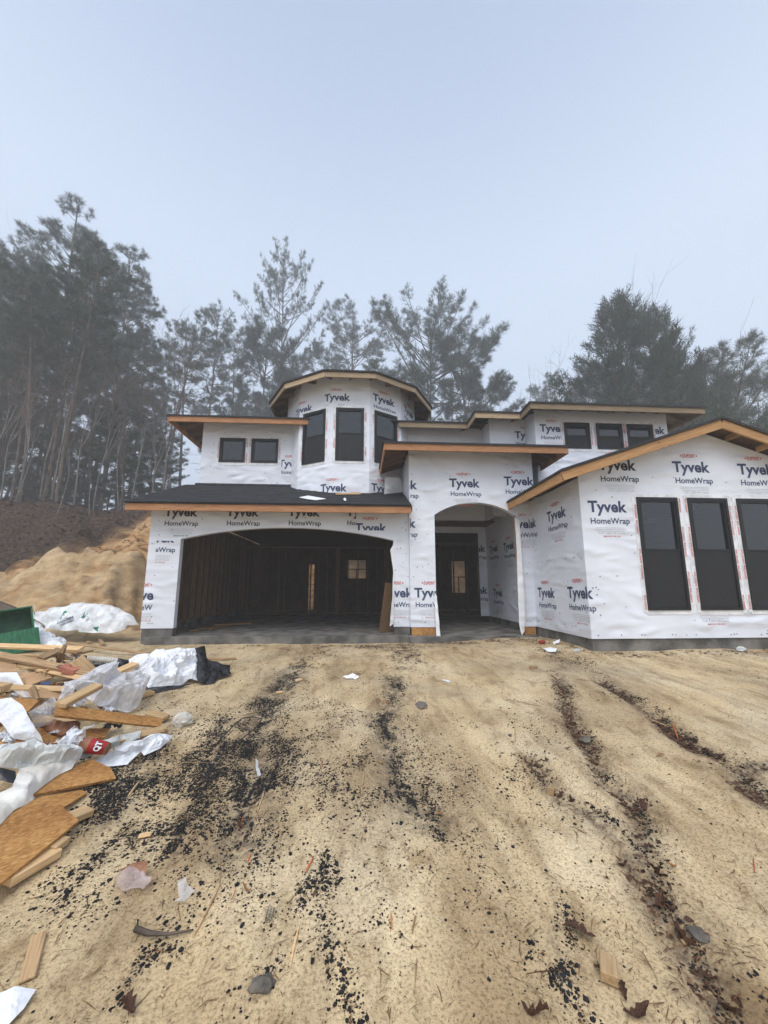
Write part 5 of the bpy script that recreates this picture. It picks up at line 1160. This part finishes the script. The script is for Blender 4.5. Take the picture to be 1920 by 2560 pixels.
PN = [
 ('strand_board', 'long strand board strip pointing right across the pile', [(147,1760,.36),(404,1797,.09),(404,1815,.07),(134,1790,.32)], .018, 'osb'),
 ('strand_board', 'strand board lying under the torn brown paper bag', [(70,1822,.20),(276,1820,.10),(262,1844,.08),(118,1860,.14),(60,1852,.18)], .018, 'osb'),
 ('strand_board', 'strand board piece at the left edge under the large white sheet', [(-40,1826,.26),(20,1836,.24),(112,1858,.16),(-40,1866,.22)], .018, 'osb'),
 ('strand_board', 'strand board behind the clear film at upper left of the pile', [(-40,1752,.34),(40,1738,.36),(98,1752,.32),(70,1782,.28),(-40,1796,.30)], .018, 'osb'),
 ('strand_board', 'pointed strand board between the cream underlay and the gravel', [(72,1993,.085),(292,1942,.03),(276,1920,.045),(228,1899,.085),(150,1930,.11)], .018, 'osb'),
 ('strand_board', 'small reddish strand board corner above the big sheet', [(110,1990,.07),(204,1975,.03),(219,1981,.025),(160,2018,.04)], .014, 'osb'),
 ('strand_board', 'big strand board sheet at the lower left edge of the photo', [(-60,2050,.16),(13,2022,.15),(117,1992,.12),(199,2048,.075),(0,2212,.085),(-60,2260,.09)], .018, 'osb'),
 ('cardboard_sheet', 'brown cardboard piece in the upper left of the pile', [(56,1684,.36),(96,1680,.38),(102,1706,.32),(66,1714,.32)], .006, 'cardboard'),
 ('cardboard_sheet', 'pale cardboard flap above the clear film', [(96,1722,.36),(150,1722,.34),(172,1732,.28),(150,1746,.28),(100,1742,.32)], .006, 'cardboard'),
 ('cardboard_sheet', 'dull brown cardboard at the far left of the pile', [(-40,1656,.30),(40,1660,.30),(44,1680,.26),(-40,1680,.28)], .006, 'cardboard'),
 ('chip_board', 'small dark purple card under the white paper in the pile', [(100,1706,.40),(126,1702,.40),(124,1711,.38),(104,1713,.38)], .004, 'navy'),
 ('slate_piece', 'dark grey flat shard beside the red paper cup', [(196,1884,.10),(224,1878,.10),(210,1900,.04),(196,1900,.06)], .006, 'stone'),
]
for nm, lb, pts, th, mt in PN: panel(nm, lb, pts, th, mt, 'board' if 'board' in nm and 'card' not in nm else 'scrap')
rr = random.Random(77)
for i in range(90):                                                   # offcuts filling the heap
    u, v_2 = rr.uniform(-160, 200), rr.uniform(1630, 1800); h = rr.uniform(.02, .16) + .05; a = rr.uniform(0, 3.14); c = pt((u, v_2, h)); L = rr.uniform(.12, .45); d = Vector((math.cos(a), math.sin(a), rr.uniform(-.25, .25))) * L / 2
    o = local_bar('offcut', c - d, c + d, rr.choice((.02, .04, .06, .09)), rr.choice((.010, .018, .038)), rr.choice(('pine', 'pine_dirty', 'pine_dirty', 'stud')), None, (rr.uniform(-.5, .5), rr.uniform(-.5, .5), 1))
    tag(o, 'one of the short lumber offcuts jumbled inside the scrap pile', 'offcut', 'offcuts inside the scrap pile')
SCR = []
for k in range(6):
    bm = bmesh.new(); bmesh.ops.create_grid(bm, x_segments=9, y_segments=7, size=.5)
    for w_ in bm.verts:
        q = w_.co * 3.2 + Vector((k * 5.1, k, 0)); w_.co.z = .22 * (1 - 2.4 * abs(mn.noise(q))) + .1 * mn.noise(q * 2.6); w_.co.x += .22 * mn.noise(q * .7 + Vector((3, 0, 0))); w_.co.y = w_.co.y * (.5 + .4 * mn.noise(Vector((w_.co.x * 4, k, 0)))) + .15 * mn.noise(q * 1.3)
    me = bpy.data.meshes.new('scrap'); bm.to_mesh(me); bm.free(); SCR.append(me)
for k in range(64):
    mt = ('paper', 'paper_dirty', 'cardboard', 'film_thick', 'brown_film', 'backer', 'black_plastic', 'film')[k % 8]; me = SCR[k % 6].copy(); me.materials.append(M[mt]); o = link('pile_scrap', me)
    u, v_2 = rr.uniform(-30, 300), rr.uniform(1640, 1900)
    if u > 230 and v_2 > 1830: u -= 120
    o.location = pt((u, v_2, rr.uniform(.08, .22) * (1 if u < 200 else .4))); sc_1 = rr.uniform(.07, .22); o.scale = (sc_1, sc_1, sc_1); o.rotation_euler = (rr.uniform(-.6, .6), rr.uniform(-.6, .6), rr.uniform(0, 6.28))
    nm_ = {'paper': 'white paper', 'paper_dirty': 'dirty paper', 'cardboard': 'cardboard', 'film_thick': 'milky film', 'brown_film': 'brown paper', 'backer': 'grey membrane', 'black_plastic': 'black plastic', 'film': 'clear film'}[mt]
    tag(o, f'one of the small {nm_} scraps caught among the boards of the pile', 'scrap', f'{nm_} scraps in the pile')
# paper cup, ribbed hose, brick, crushed paper ball
cup = empty('paper_cup'); tag(cup, 'crushed red paper drink cup with white letters in the pile', 'cup')
lathe('cup_body', [(.040, 0), (.046, .06), (.052, .13), (.058, .19)], 'brown_film', cup, 20); lathe('red_band', [(.0435, .02), (.0465, .055), (.052, .115), (.0535, .13)], 'red', cup, 20, False); lathe('lid', [(.060, .19), (.061, .20), (.05, .205)], 'paper_dirty', cup, 20)
orient(cup, pt((272, 1872, .14)), pt((206, 1862, .17)))
tv = text2d('QT', .062, .04, .05); vv = [((.0565) * math.sin(p[0] / .0535 * 1.0), -(.0565) * math.cos(p[0] / .0535), p[1] + .05) for p in tv[0]]
_loc = cup.rotation_quaternion.inverted() @ (Vector(EYE) - Vector(cup.location) + Vector((0, 0, .3)))
for off_, mt in ((.0, 'black_print'), (.0012, 'paper')):
    q_ = mesh('cup_print', [(p[0] * (1 + off_ / .0565), p[1] * (1 + off_ / .0565), p[2] + (.003 if off_ == 0 else 0)) for p in vv], tv[1], mt, cup); q_.rotation_euler = (0, 0, math.atan2(_loc.x, -_loc.y) + (.06 if off_ == 0 else 0))
hs = empty('ribbed_hose'); tag(hs, 'white ribbed hose with black end in the upper pile', 'hose')
lathe('hose', [(.032 + .005 * (i % 2), .012 * i) for i in range(26)], 'paper_dirty', hs, 14, smooth=False); lathe('black_cap', [(.034, -.10), (.036, -.01), (.030, -.002)], 'black_plastic', hs, 14); orient(hs, pt((216, 1647, .3)), pt((262, 1650, .26)))
bk = MB().box(-.10, .10, -.05, .05, -.03, .03).build('brick', 'brick'); bk.location = pt((176, 1674, .24)); bk.rotation_euler = (.1, .2, -.2); tag(bk, 'red clay brick lying among the boards of the pile', 'brick')
def lump(name, label, u, v_2, r_, mat, cat, seed, h=None, sq=(1, 1, .7), freq=3.0, amp=.5, sub=3):
    bm = bmesh.new(); bmesh.ops.create_icosphere(bm, subdivisions=sub, radius=1.0)
    for w_ in bm.verts:
        n_ = mn.noise(w_.co * freq * .5 + Vector((seed * 3.7, seed, 0))) + .5 * (1 - 2 * abs(mn.noise(w_.co * freq + Vector((0, seed * 1.7, 0)))))
        w_.co = Vector((w_.co.x * sq[0], w_.co.y * sq[1], w_.co.z * sq[2])) * (1 + amp * .5 * n_) * r_
    me = bpy.data.meshes.new(name); bm.to_mesh(me); bm.free(); me.materials.append(M[mat]); o = link(name, me); o.location = pt((u, v_2, r_ * sq[2] * .55 if h is None else h)); o.rotation_euler = (0, 0, seed); return tag(o, label, cat)
lump('paper_ball', 'crushed cream paper ball lying on the sand right of the pile', 457, 1800, .082, 'paper_dirty', 'paper', 4, None, (1, 1, .8), 4.5, .5)
lump('stone', 'grey pointed stone in the bottom foreground left of centre', 655, 2462, .036, 'stone', 'stone', 5, None, (.7, 1.3, .5), 3.2, 1.0, 2)
lump('stone', 'dark stone beside the right hand rill', 1466, 1850, .045, 'stone', 'stone', 6, None, (1.2, .9, .6), 3.2, .9, 2)
lump('stone', 'flat grey stone sunk in the sand at lower right', 1752, 2338, .036, 'stone', 'stone', 7, .002, (.9, 1.2, .4), 3.2, .8, 2)
lump('concrete_lump', 'broken concrete lump against the garage slab edge', 772, 1598, .09, 'concrete', 'rubble', 8, .04, (1.3, .8, .8), 3.2, 1.0, 2)
lump('stone', 'small dark clod on the sand right of centre', 1275, 1838, .018, 'stone', 'stone', 9, None, (1, 1, .7), 2, .4, 1)
# blocks, splinters, twigs
for lb, a, b, w_, t_2, mt in [
 ('pale cut block standing in the right foreground', (1520,2395,.03), (1524,2450,.03), .062, .04, 'pine'), ('small cut block beside the narrow rill', (1368,1975,.02), (1386,1980,.02), .06, .04, 'pine_dirty'), ('small tan block on the sand below the porch', (1324,1668,.02), (1342,1669,.02), .06, .04, 'pine_dirty'),
 ('flat orange chip on black gravel at left', (346,2091,.012), (379,2085,.012), .035, .012, 'pine'), ('tiny tan chip at the foot of the gravel band', (690,1732,.012), (706,1730,.012), .05, .02, 'pine'), ('tan chip near the top of the left gravel band', (738,1702,.012), (754,1698,.012), .05, .02, 'pine'),
 ('small tan chip in the middle of the yard', (945,1900,.01), (956,1908,.01), .03, .012, 'pine_dirty'), ('pale chip beside the oak leaf at lower right', (1706,2350,.01), (1716,2362,.01), .02, .01, 'pine'), ('dark wood stub left of the garage', (250,1600,.05), (258,1612,.05), .06, .05, 'pine_dirty'), ('pale wood chip by the dark wood stub', (218,1604,.03), (226,1606,.03), .05, .03, 'pine')]:
    board('wood_block', lb, a, b, w_, t_2, mt, 0.0, 'wood block')
SP = [((910,1925),(902,1992),.016,'pine_dirty'),((662,1972),(641,2037),.016,'pine_dirty'),((783,2140),(765,2178),.014,'red_wood'),((552,2153),(550,2208),.012,'pine_dirty'),((550,2208),(484,2342),.015,'pine_dirty'),((748,2311),(725,2417),.014,'pine'),((587,2216),(579,2248),.018,'pine'),((346,1953),(319,1993),.02,'pine'),
 ((859,1775),(978,1763),.018,'pine_dirty'),((978,2281),(979,2322),.012,'red_wood'),((1038,2286),(1030,2332),.011,'pine_dirty'),((1042,2392),(1037,2463),.008,'pine_dirty'),((843,2343),(886,2400),.008,'pine_dirty'),((1179,1906),(1199,1948),.012,'pine'),((1206,1906),(1211,1953),.01,'pine'),((875,1871),(878,1915),.014,'pine_dirty'),((601,1789),(661,1775),.014,'pine_dirty'),((700,2070),(701,2100),.012,'pine_dirty'),
 ((1287,1797),(1288,1857),.016,'pine_dirty'),((1612,1792),(1673,1817),.025,'pine_dirty'),((1681,1807),(1698,1852),.022,'red_wood'),((1268,1747),(1347,1764),.014,'pine_dirty'),((1636,2039),(1656,2096),.007,'pine_dirty'),((1523,1973),(1562,2044),.011,'pine_dirty'),((1552,2118),(1550,2148),.012,'pine_dirty'),((1315,2432),(1411,2422),.006,'leaf'),
 ((805,1898),(803,1920),.014,'red_wood'),((608,2040),(603,2062),.012,'red_wood'),((625,2132),(620,2154),.012,'red_wood'),((1576,1946),(1572,1980),.010,'pine_dirty'),((1883,2142),(1886,2180),.010,'red_wood'),((540,1700),(620,1670),.008,'pine_dirty'),((700,1740),(760,1720),.008,'pine_dirty'),((940,1748),(980,1758),.008,'red_wood'),((1510,1910),(1560,1898),.006,'red_wood'),((445,1905),(520,1905),.006,'pine_dirty')]
WORDS = ['upper left', 'centre left', 'centre', 'lower left', 'lower centre', 'right', 'upper right', 'lower right']
for k, (a, b, w_, mt) in enumerate(SP):
    mu, mv = (a[0] + b[0]) / 2, (a[1] + b[1]) / 2; A, B = pt((*a, .008)), pt((*b, .008)); L = (B - A).length
    col_ = {'pine': 'pale', 'pine_dirty': 'tan', 'red_wood': 'reddish', 'leaf': 'dark brown'}[mt]; sz = 'long' if L > .4 else ('short' if L < .14 else 'medium')
    v, f = [], []; rr = random.Random(k); d = (B - A).normalized(); s_ = d.cross(Vector((0, 0, 1))).normalized()
    for i in range(4):
        t = i / 3; wd = w_ * (1 if i in (1, 2) else .45) * rr.uniform(.7, 1.1) * .8; p = A.lerp(B, t) + s_ * rr.uniform(-.15, .15) * w_
        for q in ((-1, 0), (1, 0), (.7, 1), (-.7, 1)): v.append(p + s_ * wd * .5 * q[0] + Vector((0, 0, wd * .55 * q[1] - .004)))
    c0 = A.lerp(B, .5); v = [p - c0 for p in v]
    for i in range(3):
        for q in range(4): f.append((i * 4 + q, i * 4 + (q + 1) % 4, i * 4 + 4 + (q + 1) % 4, i * 4 + 4 + q))
    f += [(3, 2, 1, 0), (12, 13, 14, 15)]
    o = mesh('wood_splinter', v, f, mt); o.location = c0
    row = 'near the house' if mv < 1780 else ('in the upper yard' if mv < 1900 else ('in the middle of the yard' if mv < 2080 else ('in the lower yard' if mv < 2260 else 'in the near foreground')))
    clm = 'far left' if mu < 500 else ('left of centre' if mu < 800 else ('near the centre' if mu < 1120 else ('right of centre' if mu < 1450 else 'far right')))
    tag(o, f'{sz} {col_} wood splinter on the sand {row}, {clm}', 'splinter', 'wood splinters on the sand')
# bark strip, black strap, spring
v1, f1 = tubes([([pt((338, 2322, .02)), pt((375, 2334, .03)), pt((420, 2336, .025)), pt((478, 2326, .012))], .012, .004), ([pt((345, 2300, .01)), pt((342, 2320, .03)), pt((375, 2334, .03))], .004, .010)], 6)
tag(mesh('bark_strip', v1, f1, 'bark', smooth=True), 'dark twisted bark root lying in the lower left foreground', 'root')
sc_ = [(517,1884),(548,1852),(580,1818),(604,1796),(632,1792),(655,1797),(640,1820),(600,1850),(570,1878),(538,1900)]
v1, f1 = tubes([([pt((*p, .012 + .03 * math.sin(math.pi * i / 9))) for i, p in enumerate(sc_)], .0055, .0055)], 5); tag(mesh('strap', v1, f1, 'black_plastic', smooth=True), 'thin black strap looped over the left gravel band', 'strap')
c = pt((674, 2286, .016)); v1, f1 = tubes([([c + Vector((.014 * math.cos(t * .7), -.03 + t * .0014, .014 * math.sin(t * .7))) for t in range(46)], .0025, .0025)], 5); tag(mesh('coil_spring', v1, f1, 'metal', smooth=True), 'small tan coil spring on bare sand left of centre', 'spring')
can = empty('drink_can'); tag(can, 'red drink can lying by the porch foundation', 'can'); lathe('can_body', [(.027, 0), (.033, .008), (.033, .105), (.027, .118)], 'red', can, 18); lathe('can_rim', [(.027, .118), (.026, .121)], 'metal', can, 18); orient(can, pt((1350, 1606, .035)), pt((1368, 1603, .035)))
bo = empty('plastic_bottle'); tag(bo, 'clear crushed plastic bottle against the wing foundation', 'bottle'); lathe('bottle_body', [(.025, 0), (.033, .01), (.030, .06), (.034, .10), (.028, .14), (.012, .18), (.012, .2)], 'bottle', bo, 16); lathe('bottle_cap', [(.014, .2), (.014, .215)], 'paper', bo, 12); orient(bo, pt((1435, 1627, .035)), pt((1468, 1622, .035)))
# fallen oak leaves
def leaf_mesh(seed):
    r = random.Random(seed); n = 4; L = 1.0; left, right = [], []
    for i in range(2 * n + 1):
        t = i / (2 * n); w_ = (.05 + .27 * math.sin(math.pi * min(t * 1.05, 1)) ** .8) * (1.0 if i % 2 else .55) * r.uniform(.75, 1.25)
        left.append((t, w_)); right.append((t, -w_ * r.uniform(.85, 1.15)))
    v, f = [], []
    curl = r.uniform(.1, .35)
    for (t, a), (_, b) in zip(left, right):
        zc = .10 * math.sin(t * 5 + seed) + curl * (t - .5) ** 2
        v += [(t - .5, a, zc + abs(a) * curl * 1.4), (t - .5, 0, zc), (t - .5, b, zc + abs(b) * curl * 1.4)]
    for i in range(2 * n):
        k = i * 3; f += [(k, k + 3, k + 4, k + 1), (k + 1, k + 4, k + 5, k + 2)]
    k = len(v); v += [(-.5, .012, v[1][2]), (-.5, -.012, v[1][2]), (-.72, 0, v[1][2] + .06)]; f.append((k, k + 1, k + 2)); return v, f
LV = []
for s_ in range(4):
    v, f = leaf_mesh(s_)
    for mt in ('leaf', 'leaf_pale'):
        me = bpy.data.meshes.new('oak_leaf'); me.from_pydata(v, [], f); me.materials.append(M[mt]); LV.append(me)
LF = [(1604,2015,.16,0),(1644,2183,.18,0),(1556,2160,.12,0),(1649,2252,.17,0),(1448,2331,.20,0),(1337,2534,.15,0),(1594,2529,.16,0),(1827,2519,.16,0),(1560,2479,.11,0),(1713,2351,.15,0),(1315,2057,.07,1),(615,2221,.09,1),(1098,2037,.10,1),(834,1974,.10,0),(1068,1944,.09,0),(601,2064,.10,0),(324,2517,.14,0),(1420,1870,.1,0),(1488,1908,.12,0),(1500,1940,.1,0),(1650,1888,.1,1),(1400,1990,.1,0),(1430,2000,.11,0),(1590,2090,.13,0),(1620,2120,.12,0),(1680,2165,.08,1),(1700,2330,.1,0),(1660,1800,.1,0),(1770,1885,.14,0),(1800,1895,.14,0),(1860,1955,.14,0),(440,2110,.08,0),(1362,1880,.06,0),(720,1690,.12,1),(1010,1735,.1,0),(1180,1625,.14,1),(980,1640,.1,1),(1500,2420,.09,0),(1770,2440,.1,0),(690,1760,.1,0),(1135,1620,.12,0),(900,1620,.12,0)]
for k, (u, v_2, L, pale) in enumerate(LF):
    o = link('oak_leaf', LV[(k % 4) * 2 + pale]); o.location = pt((u, v_2, .008 + .06 * L)); L *= .8; o.scale = (L * .8, L * rr.uniform(.45, .8), L * rr.uniform(.7, 1.6)); o.rotation_euler = (rr.uniform(-.35, .35), rr.uniform(-.2, .2), rr.uniform(0, 6.28))
    big_ = 'large' if L >= .14 else 'small'; wh = ('in the long right hand rill' if 1380 < u < 1720 and not pale else ('in the far right rill' if u >= 1720 else ('near the porch' if v_2 < 1660 else 'on the gravel strewn sand')))
    tag(o, f'{big_} {"tan" if pale else "dark brown"} fallen oak leaf {wh}', 'leaf', f'{big_} fallen oak leaves {wh}')
for lb, uvs, mt in [('crumpled white film lying on the garage roof below the tower', [(748,1246),(770,1243),(800,1247),(815,1251),(790,1253),(765,1251)], 'paper'), ('small white scrap on the garage roof near the porch wall', [(858,1250),(863,1248),(866,1254),(861,1256)], 'paper'), ('thin board scrap on the garage roof at the tower foot', [(838,1236),(900,1234),(902,1238),(840,1240)], 'pine_dirty')]:
    P = []
    for u, v_2 in uvs:
        d = ray(u, v_2); t = (shed(0) - EYE[2]) / (d[2] - .41 * d[1]); P.append(EYE + d * t + np.array([0, 0, .03]))
    c = sum(P) / len(P); o = MB().prism([Vector(p - c) + Vector((0, 0, .012 * (i % 2))) for i, p in enumerate(P)], (0, 0, -.008)).build('roof_scrap', mt); o.location = c; tag(o, lb, 'scrap')
# lumber and sheets in the garage, loose wrap at the openings
for lb, a, b, w_, t_2 in [('long plank on the garage floor near the left stud wall', (-4.0, 9.3, .03), (-3.2, 12.6, .03), .14, .04), ('second plank on the garage floor beside the stud wall', (-3.7, 9.6, .03), (-3.35, 11.4, .03), .09, .04), ('short plank across the planks on the garage floor', (-3.9, 10.4, .07), (-3.0, 10.6, .07), .09, .03)]:
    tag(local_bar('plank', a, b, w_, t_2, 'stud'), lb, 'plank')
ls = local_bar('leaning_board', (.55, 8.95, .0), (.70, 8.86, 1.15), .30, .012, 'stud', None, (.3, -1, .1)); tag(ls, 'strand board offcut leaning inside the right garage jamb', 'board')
def flap(name, pts, sd): crumple(name, None, [(0, 0, 0, 0)] * 0 or pts, 'wrap_loose', .02, 5, .0, sd, None, .08, False, H)
flap('loose_wrap', [(1287,1292,0,8.44),(1299,1300,0,8.40),(1305,1400,0,8.38),(1312,1500,0,8.36),(1312,1578,0,8.34),(1305,1590,0,8.33),(1298,1560,0,8.36),(1294,1450,0,8.40),(1290,1350,0,8.43)], 61)
flap('loose_wrap', [(1086,1480,0,8.44),(1092,1490,0,8.40),(1101,1590,0,8.34),(1091,1590,0,8.36),(1088,1540,0,8.40)], 62)
flap('loose_wrap', [(976,1375,0,8.56),(986,1356,0,8.54),(986,1460,0,8.54),(984,1560,0,8.50),(974,1566,0,8.46),(980,1500,0,8.50),(983,1430,0,8.54)], 63)
flap('loose_wrap', [(963,1192,0,9.52),(1000,1195,0,9.62),(1010,1230,0,9.75),(960,1236,0,9.5)], 64)
# ------------------------------------------------------------------ fog
mh = bpy.data.materials.new('fog'); mh.use_nodes = True; mh.node_tree.nodes.clear()
ho = mh.node_tree.nodes.new('ShaderNodeOutputMaterial'); hv = mh.node_tree.nodes.new('ShaderNodeVolumePrincipled')
hv.inputs['Color'].default_value = (0.93, 0.96, 1.0, 1); hv.inputs['Density'].default_value = 0.0040; hv.inputs['Anisotropy'].default_value = 0.0
mh.node_tree.links.new(hv.outputs[0], ho.inputs['Volume'])
hz = MB().box(-262, 262, -122, 322, -4.5, 66).build('haze', mh); tag(hz, 'pale blue fog filling the air between the house and the trees', 'fog', kind='stuff')
print('gravel', n_, n2_, n3_)
